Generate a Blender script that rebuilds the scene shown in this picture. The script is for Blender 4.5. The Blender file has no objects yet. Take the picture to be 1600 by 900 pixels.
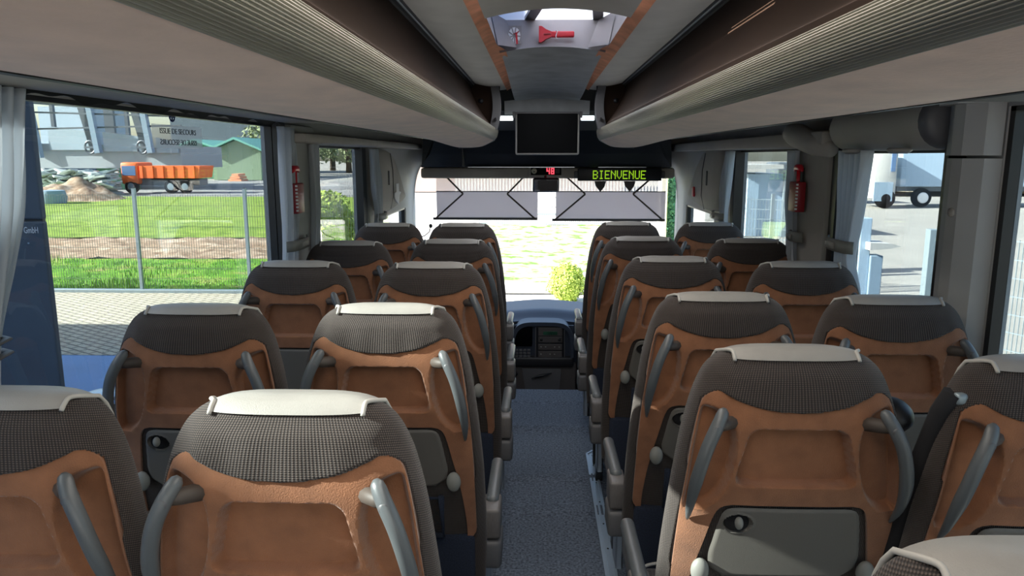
import bpy, bmesh, math, random
from mathutils import Vector, Matrix, noise
random.seed(7)
C = bpy.context.scene.collection
R = math.radians
PI = math.pi
# ------------------------------------------------------------------ camera, sky, sun, lamps, exposure
FPX = 1150.0; PITCH = R(10.15); YAW = R(2.06); EYE = Vector((0, 0, 1.70))
cam_d = bpy.data.cameras.new('camera'); cam_d.sensor_width = 36; cam_d.lens = 36 * FPX / 1600.0
cam_d.clip_start = 0.02; cam_d.clip_end = 600
cam = bpy.data.objects.new('camera', cam_d); C.objects.link(cam)
cam.location = EYE; cam.rotation_euler = (PI / 2 - PITCH, 0, YAW)
bpy.context.scene.camera = cam
sc = bpy.context.scene
sc.view_settings.view_transform = 'Standard'; sc.view_settings.look = 'None'
sc.view_settings.gamma = 1.0; sc.view_settings.use_curve_mapping = False
sc.view_settings.exposure = 0.86
sc.cycles.max_bounces = 8; sc.cycles.transparent_max_bounces = 16
sc.cycles.sample_clamp_indirect = 6
SUN_DIR = Vector((1.0, 0.22, -0.55)).normalized()       # the way the light travels
world = bpy.data.worlds.new('sky'); sc.world = world; world.use_nodes = True
wn = world.node_tree.nodes; wl = world.node_tree.links
for n in list(wn): wn.remove(n)
wo = wn.new('ShaderNodeOutputWorld'); wb = wn.new('ShaderNodeBackground'); ws = wn.new('ShaderNodeTexSky')
ws.sky_type = 'NISHITA'; ws.sun_disc = False; ws.sun_elevation = R(28)
ws.sun_rotation = math.atan2(-SUN_DIR.x, -SUN_DIR.y)
ws.air_density = 1.0; ws.dust_density = 2.0
wl.new(ws.outputs[0], wb.inputs[0]); wl.new(wb.outputs[0], wo.inputs[0]); wb.inputs[1].default_value = 0.36
sun_d = bpy.data.lights.new('sun', 'SUN'); sun_d.energy = 20.0; sun_d.angle = R(0.6); sun_d.color = (1.0, 0.95, 0.86)
sun = bpy.data.objects.new('sun', sun_d); C.objects.link(sun)
sun.rotation_euler = SUN_DIR.to_track_quat('-Z', 'Y').to_euler()
sun.location = (-20, -20, 20)

def area(name, loc, sx, sy, power, col=(1, 1, 1), rot=(0, 0, 0)):
    d = bpy.data.lights.new(name, 'AREA'); d.shape = 'RECTANGLE'; d.size = sx; d.size_y = sy
    d.energy = power; d.color = col
    o = bpy.data.objects.new(name, d); C.objects.link(o); o.location = loc; o.rotation_euler = rot
    return o
# added fill lights: over the aisle, along the rack lips, at the rear
area('ceiling_fill', (0.055, 1.2, 2.10), 0.30, 2.6, 8, (1.0, 0.93, 0.84))
area('ceiling_fill', (0.055, 4.1, 2.10), 0.30, 1.5, 4.5, (0.95, 0.96, 1.0))
area('lip_fill', (0.055 - .375, 1.6, 1.90), 0.03, 6.0, 4.0, (0.92, 0.96, 1.0), (R(180), R(-20), 0))
area('lip_fill', (0.055 + .375, 1.6, 1.90), 0.03, 6.0, 4.0, (0.92, 0.96, 1.0), (R(180), R(20), 0))
area('rear_fill', (0.05, -1.55, 1.25), 2.0, 1.0, 8, (1.0, 0.95, 0.90), (R(90), 0, 0))

def at(u, v, x=None, y=None, z=None):
    """a photograph pixel taken to the plane x=, y= or z="""
    fw = Vector((-math.sin(YAW) * math.cos(PITCH), math.cos(YAW) * math.cos(PITCH), -math.sin(PITCH)))
    rt = Vector((math.cos(YAW), math.sin(YAW), 0)); up = rt.cross(fw)
    d = fw + rt * (u - 800) / FPX - up * (v - 450) / FPX
    t = (x - EYE.x) / d.x if x is not None else (y - EYE.y) / d.y if y is not None else (z - EYE.z) / d.z
    return EYE + d * t

# ------------------------------------------------------------------ materials
M = {}
def mat(name, col, rough=0.6, metal=0.0, noise_scale=None, noise_amt=0.12, bump=0.0, bump_scale=None, emit=None, es=1.0,
        sheen=0.0, spec=0.5, coat=0.0, stretch=None):
    m = bpy.data.materials.new(name); m.use_nodes = True; nt = m.node_tree; b = nt.nodes['Principled BSDF']
    b.inputs['Base Color'].default_value = (*col, 1); b.inputs['Roughness'].default_value = rough
    b.inputs['Metallic'].default_value = metal; b.inputs['Specular IOR Level'].default_value = spec
    b.inputs['Sheen Weight'].default_value = sheen; b.inputs['Coat Weight'].default_value = coat
    if emit: b.inputs['Emission Color'].default_value = (*emit, 1); b.inputs['Emission Strength'].default_value = es
    if noise_scale or bump:
        tc = nt.nodes.new('ShaderNodeTexCoord'); mp = nt.nodes.new('ShaderNodeMapping')
        if stretch: mp.inputs['Scale'].default_value = stretch
        nt.links.new(tc.outputs['Object'], mp.inputs[0])
    if noise_scale:
        nz = nt.nodes.new('ShaderNodeTexNoise'); nz.inputs['Scale'].default_value = noise_scale; nz.inputs['Detail'].default_value = 5
        nt.links.new(mp.outputs[0], nz.inputs['Vector'])
        cr = nt.nodes.new('ShaderNodeValToRGB'); cr.color_ramp.elements[0].position = .3; cr.color_ramp.elements[1].position = .7
        cr.color_ramp.elements[0].color = (*[c * (1 - noise_amt) for c in col], 1)
        cr.color_ramp.elements[1].color = (*[min(1, c * (1 + noise_amt)) for c in col], 1)
        nt.links.new(nz.outputs['Fac'], cr.inputs[0]); nt.links.new(cr.outputs[0], b.inputs['Base Color'])
    if bump:
        nb = nt.nodes.new('ShaderNodeTexNoise'); nb.inputs['Scale'].default_value = bump_scale or 200; nb.inputs['Detail'].default_value = 3
        nt.links.new(mp.outputs[0], nb.inputs['Vector'])
        bp = nt.nodes.new('ShaderNodeBump'); bp.inputs['Strength'].default_value = bump; bp.inputs['Distance'].default_value = 0.002
        nt.links.new(nb.outputs['Fac'], bp.inputs['Height']); nt.links.new(bp.outputs[0], b.inputs['Normal'])
    M[name] = m; return m

def weave(name, dark, light, k):
    """coarse knitted upholstery: staggered rows of pale dots over a dark ground, from UVs laid in metres"""
    m = bpy.data.materials.new(name); m.use_nodes = True; nt = m.node_tree; N = nt.nodes; L = nt.links
    b = N['Principled BSDF']; b.inputs['Roughness'].default_value = .9; b.inputs['Sheen Weight'].default_value = .15
    uv = N.new('ShaderNodeUVMap'); uv.uv_map = 'UVMap'
    sp = N.new('ShaderNodeSeparateXYZ'); L.new(uv.outputs[0], sp.inputs[0])
    def math_(op, a, b_=None):
        n = N.new('ShaderNodeMath'); n.operation = op
        for i, q in enumerate((a, b_)):
            if q is None: continue
            if isinstance(q, (int, float)): n.inputs[i].default_value = q
            else: L.new(q, n.inputs[i])
        return n.outputs[0]
    a = math_('SINE', math_('MULTIPLY', math_('ADD', sp.outputs[0], sp.outputs[1]), k))
    c = math_('SINE', math_('MULTIPLY', math_('SUBTRACT', sp.outputs[0], sp.outputs[1]), k))
    h = math_('MULTIPLY', a, c)
    cr = N.new('ShaderNodeValToRGB'); cr.color_ramp.elements[0].position = .42; cr.color_ramp.elements[1].position = 1.0
    cr.color_ramp.elements[0].color = (*dark, 1); cr.color_ramp.elements[1].color = (*light, 1)
    L.new(math_('ADD', math_('MULTIPLY', h, .5), .5), cr.inputs[0]); L.new(cr.outputs[0], b.inputs['Base Color'])
    bp = N.new('ShaderNodeBump'); bp.inputs['Strength'].default_value = .5; bp.inputs['Distance'].default_value = .0015
    L.new(h, bp.inputs['Height']); L.new(bp.outputs[0], b.inputs['Normal'])
    M[name] = m; return m

def glass(name, tint, gloss=1.0):
    m = bpy.data.materials.new(name); m.use_nodes = True; nt = m.node_tree; N = nt.nodes; L = nt.links
    N.remove(N['Principled BSDF']); out = N['Material Output']
    tr = N.new('ShaderNodeBsdfTransparent'); tr.inputs[0].default_value = (*tint, 1)
    gl = N.new('ShaderNodeBsdfGlossy'); gl.inputs['Roughness'].default_value = .01
    gl.inputs['Color'].default_value = (gloss, gloss, gloss, 1)
    lw = N.new('ShaderNodeLayerWeight'); lw.inputs[0].default_value = .5
    pw = N.new('ShaderNodeMath'); pw.operation = 'POWER'; L.new(lw.outputs['Facing'], pw.inputs[0]); pw.inputs[1].default_value = 4
    fr = N.new('ShaderNodeMath'); fr.operation = 'MULTIPLY_ADD'; L.new(pw.outputs[0], fr.inputs[0]); fr.inputs[1].default_value = .55 * gloss; fr.inputs[2].default_value = .035
    mx = N.new('ShaderNodeMixShader'); L.new(fr.outputs[0], mx.inputs[0]); L.new(tr.outputs[0], mx.inputs[1]); L.new(gl.outputs[0], mx.inputs[2])
    L.new(mx.outputs[0], out.inputs[0]); M[name] = m; return m

def sheer(name, col, thru):
    """thin cloth: part of the light passes, part scatters"""
    m = bpy.data.materials.new(name); m.use_nodes = True; nt = m.node_tree; N = nt.nodes; L = nt.links
    N.remove(N['Principled BSDF']); out = N['Material Output']
    df = N.new('ShaderNodeBsdfDiffuse'); df.inputs[0].default_value = (*col, 1)
    tl = N.new('ShaderNodeBsdfTranslucent'); tl.inputs[0].default_value = (*col, 1)
    tr = N.new('ShaderNodeBsdfTransparent')
    m1 = N.new('ShaderNodeMixShader'); m1.inputs[0].default_value = .5; L.new(df.outputs[0], m1.inputs[1]); L.new(tl.outputs[0], m1.inputs[2])
    m2 = N.new('ShaderNodeMixShader'); m2.inputs[0].default_value = thru; L.new(m1.outputs[0], m2.inputs[1]); L.new(tr.outputs[0], m2.inputs[2])
    L.new(m2.outputs[0], out.inputs[0]); M[name] = m; return m

def ground_mix(name, stops, scale, detail=8, bump=.3, rough=.95):
    m = bpy.data.materials.new(name); m.use_nodes = True; nt = m.node_tree; N = nt.nodes; L = nt.links
    b = N['Principled BSDF']; b.inputs['Roughness'].default_value = rough; b.inputs['Specular IOR Level'].default_value = .2
    tc = N.new('ShaderNodeTexCoord'); nz = N.new('ShaderNodeTexNoise'); nz.inputs['Scale'].default_value = scale
    nz.inputs['Detail'].default_value = detail; nz.inputs['Roughness'].default_value = .65
    L.new(tc.outputs['Object'], nz.inputs['Vector'])
    cr = N.new('ShaderNodeValToRGB'); el = cr.color_ramp.elements
    while len(el) < len(stops): el.new(.5)
    for e, (p, c) in zip(el, stops): e.position = p; e.color = (*c, 1)
    L.new(nz.outputs['Fac'], cr.inputs[0]); L.new(cr.outputs[0], b.inputs['Base Color'])
    bp = N.new('ShaderNodeBump'); bp.inputs['Strength'].default_value = bump; bp.inputs['Distance'].default_value = .05
    L.new(nz.outputs['Fac'], bp.inputs['Height']); L.new(bp.outputs[0], b.inputs['Normal'])
    M[name] = m; return m

def brick_mat(name, c1, c2, mortar, scale, bw=.5, rh=.25, ms=.015, rot=0.0):
    m = bpy.data.materials.new(name); m.use_nodes = True; nt = m.node_tree; N = nt.nodes; L = nt.links
    b = N['Principled BSDF']; b.inputs['Roughness'].default_value = .9
    tc = N.new('ShaderNodeTexCoord'); mp = N.new('ShaderNodeMapping'); mp.inputs['Rotation'].default_value = (0, 0, rot)
    br = N.new('ShaderNodeTexBrick'); br.inputs['Scale'].default_value = scale
    br.inputs['Color1'].default_value = (*c1, 1); br.inputs['Color2'].default_value = (*c2, 1); br.inputs['Mortar'].default_value = (*mortar, 1)
    br.inputs['Brick Width'].default_value = bw; br.inputs['Row Height'].default_value = rh; br.inputs['Mortar Size'].default_value = ms
    L.new(tc.outputs['Object'], mp.inputs[0]); L.new(mp.outputs[0], br.inputs['Vector']); L.new(br.outputs[0], b.inputs['Base Color'])
    M[name] = m; return m

def corrugated(name, col, k, axis=0, dark=.55):
    m = bpy.data.materials.new(name); m.use_nodes = True; nt = m.node_tree; N = nt.nodes; L = nt.links
    b = N['Principled BSDF']; b.inputs['Roughness'].default_value = .6
    tc = N.new('ShaderNodeTexCoord'); wv = N.new('ShaderNodeTexWave'); wv.bands_direction = 'XYZ'[axis]; wv.inputs['Scale'].default_value = k
    L.new(tc.outputs['Object'], wv.inputs['Vector'])
    cr = N.new('ShaderNodeValToRGB'); cr.color_ramp.elements[0].color = (*[c * dark for c in col], 1); cr.color_ramp.elements[1].color = (*col, 1)
    L.new(wv.outputs['Fac'], cr.inputs[0]); L.new(cr.outputs[0], b.inputs['Base Color'])
    bp = N.new('ShaderNodeBump'); bp.inputs['Strength'].default_value = .4; L.new(wv.outputs['Fac'], bp.inputs['Height']); L.new(bp.outputs[0], b.inputs['Normal'])
    M[name] = m; return m

weave('fabric', (.017, .0125, .011), (.125, .095, .079), 860)
weave('seat_fabric', (.03, .026, .026), (.075, .065, .06), 300)
mat('suede', (.265, .110, .050), .95, noise_scale=26, noise_amt=.15, bump=.5, bump_scale=420, sheen=.3)
mat('leather', (.33, .315, .29), .42, noise_scale=25, noise_amt=.05, bump=.25, bump_scale=500)
mat('piping', (.46, .44, .40), .5)
mat('handle_grey', (.10, .11, .115), .38, spec=.6, bump=.15, bump_scale=900)
mat('stub_brown', (.07, .055, .045), .6)
mat('tray_grey', (.135, .125, .11), .6, bump=.25, bump_scale=900)
mat('knob_grey', (.22, .22, .20), .5)
mat('black_cloth', (.012, .012, .014), .95)
mat('navy_cloth', (.012, .018, .035), .95, noise_scale=300, noise_amt=.5)
mat('black_plastic', (.012, .013, .016), .45)
mat('dark_frame', (.010, .011, .013), .35)
mat('arm_grey', (.13, .12, .115), .45, noise_scale=60, noise_amt=.12, stretch=(12, 1, 1))
mat('arm_cap', (.105, .105, .11), .5)
mat('metal', (.55, .60, .66), .28, metal=.9)
mat('alu', (.50, .60, .70), .35, metal=.5)
mat('trim_beige', (.42, .385, .335), .75, noise_scale=6, noise_amt=.06, bump=.15, bump_scale=700)
mat('trim_grey', (.44, .43, .41), .7, noise_scale=5, noise_amt=.05, bump=.15, bump_scale=700)
mat('panel_dark', (.026, .015, .010), .75, noise_scale=3, noise_amt=.15, spec=.08)
mat('rack_suede', (.80, .565, .42), .92, noise_scale=14, noise_amt=.10, bump=.35, bump_scale=160, stretch=(1, .5, 1), sheen=.2)
mat('ceil_light', (.62, .59, .53), .8, noise_scale=7, noise_amt=.07, stretch=(1, 1, 1))
mat('ceil_blue', (.46, .48, .49), .85, noise_scale=9, noise_amt=.14)
mat('orange_suede', (.85, .36, .19), .9, noise_scale=12, noise_amt=.18)
mat('rib', (.34, .325, .27), .42, metal=.15, spec=.5)
mat('hatch_lining', (.30, .275, .28), .7)
mat('red_plastic', (.62, .015, .03), .35)
mat('dark_red', (.30, .012, .02), .4)
mat('white', (.8, .8, .8), .6)
mat('clear_label', (.55, .60, .64), .5)
mat('ink', (.05, .06, .07), .7)
mat('ink_blue', (.01, .02, .12), .6)
mat('screen_black', (.0015, .002, .003), .4, spec=.05)
mat('header_black', (.003, .0048, .0065), .45, spec=.25)
mat('led_red', (.05, 0, 0), .5, emit=(1, .06, .09), es=1.3)
mat('led_green', (.02, .05, 0), .5, emit=(.42, .80, .02), es=.55)
mat('lamp_white', (.9, .9, .9), .5, emit=(.85, .97, 1), es=2.2)
mat('cream', (.6, .57, .45), .5)
mat('dash_blue', (.030, .040, .062), .45)
mat('dash_grey', (.075, .066, .064), .6)
mat('mirror', (.75, .78, .85), .04, metal=1.0)
mat('wire_grey', (.13, .16, .14), .5, metal=.3)
mat('galv', (.27, .33, .36), .45, metal=.4)
mat('steel_blue', (.24, .33, .42), .5)
glass('side_glass', (.61, .65, .66))
glass('front_glass', (.95, .96, .96))

sheer('curtain_cloth', (.74, .77, .80), .05)
sheer('hatch_glass', (.80, .84, .92), .12)
sheer('blind_cloth', (.70, .64, .66), .14)
sheer('blind_sheer', (.55, .52, .52), .60)
# carpet: ribbed loop pile
def carpet():
    m = bpy.data.materials.new('carpet'); m.use_nodes = True; nt = m.node_tree; N = nt.nodes; L = nt.links
    b = N['Principled BSDF']; b.inputs['Roughness'].default_value = 1.0; b.inputs['Specular IOR Level'].default_value = .1
    tc = N.new('ShaderNodeTexCoord'); mp = N.new('ShaderNodeMapping'); mp.inputs['Scale'].default_value = (1, .55, 1)
    L.new(tc.outputs['Object'], mp.inputs[0])
    v = N.new('ShaderNodeTexVoronoi'); v.inputs['Scale'].default_value = 190; L.new(mp.outputs[0], v.inputs['Vector'])
    n2 = N.new('ShaderNodeTexNoise'); n2.inputs['Scale'].default_value = 90; n2.inputs['Detail'].default_value = 4; L.new(tc.outputs['Object'], n2.inputs['Vector'])
    cr = N.new('ShaderNodeValToRGB'); cr.color_ramp.elements[0].position = .25; cr.color_ramp.elements[1].position = .75
    cr.color_ramp.elements[0].color = (.040, .050, .065, 1); cr.color_ramp.elements[1].color = (.22, .26, .32, 1)
    L.new(n2.outputs['Fac'], cr.inputs[0]); L.new(cr.outputs[0], b.inputs['Base Color'])
    bp = N.new('ShaderNodeBump'); bp.inputs['Strength'].default_value = .8; bp.inputs['Distance'].default_value = .003
    L.new(v.outputs['Distance'], bp.inputs['Height']); L.new(bp.outputs[0], b.inputs['Normal']); M['carpet'] = m
carpet()
ground_mix('grass', [(.30, (.06, .12, .015)), (.5, (.17, .26, .03)), (.62, (.26, .33, .06)), (.75, (.34, .38, .14))], 1.6, 12)
ground_mix('grass_strip', [(.32, (.03, .10, .008)), (.5, (.10, .26, .015)), (.58, (.20, .30, .04)), (.68, (.33, .25, .13))], 1.1, 14)
ground_mix('soil', [(.30, (.13, .075, .045)), (.5, (.34, .235, .16)), (.7, (.56, .46, .36))], 2.3, 14, .8)
ground_mix('road', [(.3, (.20, .20, .20)), (.7, (.29, .29, .28))], .8, 6, .05)
ground_mix('asphalt', [(.3, (.27, .26, .235)), (.7, (.36, .345, .31))], .5, 10, .05)
ground_mix('pale_ground', [(.42, (.30, .295, .26)), (.52, (.22, .25, .13)), (.58, (.08, .17, .03)), (.75, (.05, .13, .02))], 1.9, 12, .1)
ground_mix('pale_pavement', [(.3, (.36, .35, .33)), (.7, (.46, .45, .43))], .8, 6, .05)
ground_mix('hedge', [(.3, (.06, .12, .015)), (.5, (.22, .34, .03)), (.7, (.55, .58, .10))], 9, 10, .8)
ground_mix('dark_hedge', [(.3, (.015, .05, .03)), (.6, (.04, .15, .085)), (.75, (.10, .25, .15))], 7, 10, .8)
ground_mix('reflection_scrub', [(.3, (.16, .12, .07)), (.5, (.42, .35, .24)), (.7, (.70, .64, .50))], 3, 12, .8)
brick_mat('pavers', (.50, .45, .34), (.44, .395, .30), (.18, .16, .13), 2.0, ms=.035, rot=R(32))
mat('blue_slab', (.10, .22, .46), .45, noise_scale=.9, noise_amt=.12)
mat('pylon_blue', (.070, .092, .118), .6, noise_scale=.8, noise_amt=.25)
mat('cladding', (.36, .44, .50), .55, noise_scale=.25, noise_amt=.08)
mat('cladding_low', (.34, .38, .40), .6, noise_scale=.4, noise_amt=.06)
mat('steel_dark', (.10, .12, .14), .5)
mat('window_blue', (.10, .18, .33), .3)
mat('orange_paint', (.85, .16, .03), .5)
mat('tyre', (.008, .008, .009), .9, spec=.1)
mat('rubble', (.50, .55, .52), .8, noise_scale=2, noise_amt=.3)
corrugated('green_sheet', (.10, .30, .18), 6)
corrugated('pale_green_sheet', (.28, .40, .26), 4)
corrugated('blue_sheet', (.10, .26, .36), 4)
corrugated('dark_sheet', (.10, .14, .17), 2.2)
mat('roof_teal', (.16, .42, .34), .5)
mat('white_wall', (.48, .48, .46), .8)
mat('pink_wall', (.30, .24, .22), .8, noise_scale=1, noise_amt=.1)
mat('yellow_paint', (.75, .65, .10), .6)
mat('trailer_blue', (.36, .48, .60), .35)
mat('bark', (.10, .075, .05), .9)

# ------------------------------------------------------------------ mesh helpers
class MB:
    """collects shapes that become ONE mesh object"""
    def __init__(s): s.v = []; s.f = []; s.mi = []
    def add(s, vs, fs, mi=0):
        n = len(s.v); s.v += [tuple(p) for p in vs]; s.f += [tuple(n + i for i in f) for f in fs]; s.mi += [mi] * len(fs); return s
    def box(s, lo, hi, mi=0, M4=None):
        x0, y0, z0 = lo; x1, y1, z1 = hi
        vs = [Vector(p) for p in ((x0, y0, z0), (x1, y0, z0), (x1, y1, z0), (x0, y1, z0), (x0, y0, z1), (x1, y0, z1), (x1, y1, z1), (x0, y1, z1))]
        if M4: vs = [M4 @ p for p in vs]
        return s.add(vs, [(0, 3, 2, 1), (4, 5, 6, 7), (0, 1, 5, 4), (1, 2, 6, 5), (2, 3, 7, 6), (3, 0, 4, 7)], mi)
    def rbox(s, lo, hi, r=.01, seg=2, mi=0, M4=None):
        bm = bmesh.new(); bmesh.ops.create_cube(bm, size=1)
        for v in bm.verts: v.co = Vector([lo[i] + (v.co[i] + .5) * (hi[i] - lo[i]) for i in range(3)])
        bmesh.ops.bevel(bm, geom=list(bm.edges), offset=min(r, min(hi[i] - lo[i] for i in range(3)) * .49), segments=seg, affect='EDGES', profile=.5)
        bm.verts.index_update(); vs = [v.co.copy() for v in bm.verts]
        if M4: vs = [M4 @ p for p in vs]
        s.add(vs, [tuple(v.index for v in f.verts) for f in bm.faces], mi); bm.free(); return s
    def bar(s, a, b, w, h=None, mi=0):
        """a straight square bar from a to b"""
        a = Vector(a); b = Vector(b); h = h or w; d = (b - a).normalized()
        up = Vector((0, 0, 1)) if abs(d.z) < .95 else Vector((0, 1, 0))
        x = d.cross(up).normalized(); y = x.cross(d).normalized()
        vs = [p + x * sx * w / 2 + y * sy * h / 2 for p in (a, b) for sx, sy in ((-1, -1), (1, -1), (1, 1), (-1, 1))]
        return s.add(vs, [(0, 1, 2, 3), (7, 6, 5, 4), (0, 4, 5, 1), (1, 5, 6, 2), (2, 6, 7, 3), (3, 7, 4, 0)], mi)
    def tube(s, pts, r, n=10, mi=0, flat=1.0, axis=None, closed=False):
        pts = [Vector(p) for p in pts]; rs = r if isinstance(r, (list, tuple)) else [r] * len(pts); k = len(pts)
        vs = []
        ref = Vector(axis) if axis else None
        for i, p in enumerate(pts):
            if closed: d = (pts[(i + 1) % k] - pts[i - 1]).normalized()
            else: d = (pts[min(i + 1, k - 1)] - pts[max(i - 1, 0)]).normalized()
            u = ref if ref else (Vector((0, 0, 1)) if abs(d.z) < .9 else Vector((0, 1, 0)))
            x = d.cross(u).normalized(); y = x.cross(d).normalized()
            for j in range(n):
                a = 2 * PI * j / n; vs.append(p + x * math.cos(a) * rs[i] * flat + y * math.sin(a) * rs[i])
        fs = []
        for i in range(k if closed else k - 1):
            for j in range(n):
                i2 = (i + 1) % k
                fs.append((i * n + j, i * n + (j + 1) % n, i2 * n + (j + 1) % n, i2 * n + j))
        if not closed: fs += [tuple(range(n))[::-1], tuple((k - 1) * n + j for j in range(n))]
        return s.add(vs, fs, mi)
    def lathe(s, prof, c=(0, 0, 0), n=20, mi=0, M4=None, axis='z'):
        vs = []
        for r, h in prof:
            for j in range(n):
                a = 2 * PI * j / n; p = (r * math.cos(a), r * math.sin(a), h)
                if axis == 'y': p = (p[0], p[2], p[1])
                if axis == 'x': p = (p[2], p[0], p[1])
                p = Vector(p)
                if M4: p = M4 @ p
                vs.append(p + Vector(c))
        k = len(prof); fs = [(i * n + j, i * n + (j + 1) % n, (i + 1) * n + (j + 1) % n, (i + 1) * n + j) for i in range(k - 1) for j in range(n)]
        if prof[0][0] > 1e-5: fs.append(tuple(range(n))[::-1])
        if prof[-1][0] > 1e-5: fs.append(tuple((k - 1) * n + j for j in range(n)))
        return s.add(vs, fs, mi)
    def ball(s, c, rx, ry, rz, n=14, mi=0):
        prof = [(math.sin(PI * i / n), -math.cos(PI * i / n)) for i in range(n + 1)]
        vs = []; m = n + 2
        for r, h in prof:
            for j in range(m):
                a = 2 * PI * j / m; vs.append((c[0] + rx * r * math.cos(a), c[1] + ry * r * math.sin(a), c[2] + rz * h))
        return s.add(vs, [(i * m + j, i * m + (j + 1) % m, (i + 1) * m + (j + 1) % m, (i + 1) * m + j) for i in range(n) for j in range(m)], mi)
    def grid(s, f, nu, nv, mi=0):
        vs = [f(i / nu, j / nv) for j in range(nv + 1) for i in range(nu + 1)]
        return s.add(vs, [(j * (nu + 1) + i, j * (nu + 1) + i + 1, (j + 1) * (nu + 1) + i + 1, (j + 1) * (nu + 1) + i) for j in range(nv) for i in range(nu)], mi)
    def prism(s, poly, a, b, axis='y', mi=0):
        """polygon given in the two other axes, extruded from a to b"""
        n = len(poly)
        mk = {'x': lambda p, t: (t, p[0], p[1]), 'y': lambda p, t: (p[0], t, p[1]), 'z': lambda p, t: (p[0], p[1], t)}[axis]
        vs = [mk(p, a) for p in poly] + [mk(p, b) for p in poly]
        return s.add(vs, [tuple(range(n))[::-1], tuple(range(n, 2 * n))] + [(i, (i + 1) % n, n + (i + 1) % n, n + i) for i in range(n)], mi)
    def build(s, name, m, parent=None, smooth=False, fix=True, angle=None, uv=None):
        me = bpy.data.meshes.new(name)
        me.from_pydata(s.v, [], s.f); me.validate()
        ms = m if isinstance(m, (list, tuple)) else [m]
        for q in ms: me.materials.append(M[q] if isinstance(q, str) else q)
        if len(ms) > 1 and len(me.polygons) == len(s.mi):
            for p, i in zip(me.polygons, s.mi): p.material_index = i
        if fix:
            bm = bmesh.new(); bm.from_mesh(me); bmesh.ops.recalc_face_normals(bm, faces=bm.faces); bm.to_mesh(me); bm.free()
        if smooth:
            me.shade_smooth()
            if angle: me.set_sharp_from_angle(angle=R(angle))
        if uv:
            ul = me.uv_layers.new(name='UVMap')
            for lp in me.loops: ul.data[lp.index].uv = uv(me.vertices[lp.vertex_index].co)
        o = bpy.data.objects.new(name, me); C.objects.link(o)
        if parent: o.parent = parent
        return o

def tag(o, label=None, cat=None, group=None, kind=None):
    if label: o['label'] = label
    if cat: o['category'] = cat
    if group: o['group'] = group
    if kind: o['kind'] = kind
    return o
def thing(name, label, cat, loc=(0, 0, 0), rz=0, group=None):
    o = bpy.data.objects.new(name, None); C.objects.link(o); o.empty_display_size = .1
    o.location = loc; o.rotation_euler = (0, 0, rz); return tag(o, label, cat, group)
def struct(name, mb, m, parent=None, **k):
    o = mb.build(name, m, parent, **k)
    if not parent: o['kind'] = 'structure'
    return o
def children(o): return [c for c in o.children]
def copy_tree(o, parent=None):
    c = o.copy(); C.objects.link(c); c.parent = parent
    for ch in children(o): copy_tree(ch, c)
    return c
def text(name, s, m, size, loc, rot, parent=None, depth=.0005, xs=1.0, align='CENTER', space=1.0):
    cu = bpy.data.curves.new(name, 'FONT'); cu.body = s; cu.size = size; cu.extrude = depth; cu.align_x = align; cu.align_y = 'CENTER'; cu.space_character = space
    t = bpy.data.objects.new(name + '_tmp', cu); C.objects.link(t)
    dg = bpy.context.evaluated_depsgraph_get(); me = bpy.data.meshes.new_from_object(t.evaluated_get(dg))
    bpy.data.objects.remove(t); me.materials.clear(); me.materials.append(M[m])
    Mx = Matrix.Translation(Vector(loc)) @ (rot if isinstance(rot, Matrix) else Vector((0, 0, 0)) and None or rot).to_4x4() @ Matrix.Diagonal((xs, 1, 1, 1))
    me.transform(Mx); o = bpy.data.objects.new(name, me); C.objects.link(o)
    if parent: o.parent = parent
    return o
def lerp(a, b, t): return a + (b - a) * t
def interp(x, xs, ys):
    if x <= xs[0]: return ys[0]
    for i in range(len(xs) - 1):
        if x <= xs[i + 1]: return lerp(ys[i], ys[i + 1], (x - xs[i]) / (xs[i + 1] - xs[i]))
    return ys[-1]
def smooth_interp(x, xs, ys):
    """monotone cubic through the points"""
    if x <= xs[0]: return ys[0]
    if x >= xs[-1]: return ys[-1]
    n = len(xs); s = [(ys[i + 1] - ys[i]) / (xs[i + 1] - xs[i]) for i in range(n - 1)]
    m = [s[0]] + [0 if s[i - 1] * s[i] <= 0 else 2 * s[i - 1] * s[i] / (s[i - 1] + s[i]) for i in range(1, n - 1)] + [s[-1]]
    for i in range(n - 1):
        if x <= xs[i + 1]:
            h = xs[i + 1] - xs[i]; t = (x - xs[i]) / h
            return (2*t**3-3*t*t+1)*ys[i] + (t**3-2*t*t+t)*h*m[i] + (-2*t**3+3*t*t)*ys[i+1] + (t**3-t*t)*h*m[i+1]
def sstep(a, b, x):
    t = max(0, min(1, (x - a) / (b - a))); return t * t * (3 - 2 * t)
CX = 0.055                       # the coach's centre line
WL, WR = -1.13, 1.24             # inner faces of the side walls
G = -1.05                        # ground outside
SHY, SHZ = 9.0, 5.70     # edge and top of the added sun blocker beside the left yard
# ================================================================== THE COACH: floor, walls, windows, ceiling
def fl(u, v):
    y = -1.9 + v * 7.14; x = lerp(-.62, .72, u)
    z = .014 * math.exp(-((y - 3.72) / .05) ** 2) + .016 * math.exp(-((y - 4.45) / .06) ** 2) + .010 * math.exp(-((y - 3.35) / .07) ** 2) + .006 * math.exp(-((y - 4.95) / .04) ** 2)
    return (x, y, z)
struct('floor', MB().grid(fl, 4, 260), 'carpet', smooth=True)
b = MB(); b.box((WL, -1.9, -.06), (-.62, 5.24, -.004)); b.box((.72, -1.9, -.06), (WR, 5.24, -.004)); b.box((-.62, -1.9, -.08), (.72, 5.235, -.012))
struct('floor_platform', b, 'dash_grey')
b = MB(); b.box((WL, 5.24, -.60), (WR, 6.75, -.55)); b.box((WL, 5.20, -.60), (WR, 5.24, -.02))
struct('floor_driver_area', b, 'dash_grey')

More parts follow.
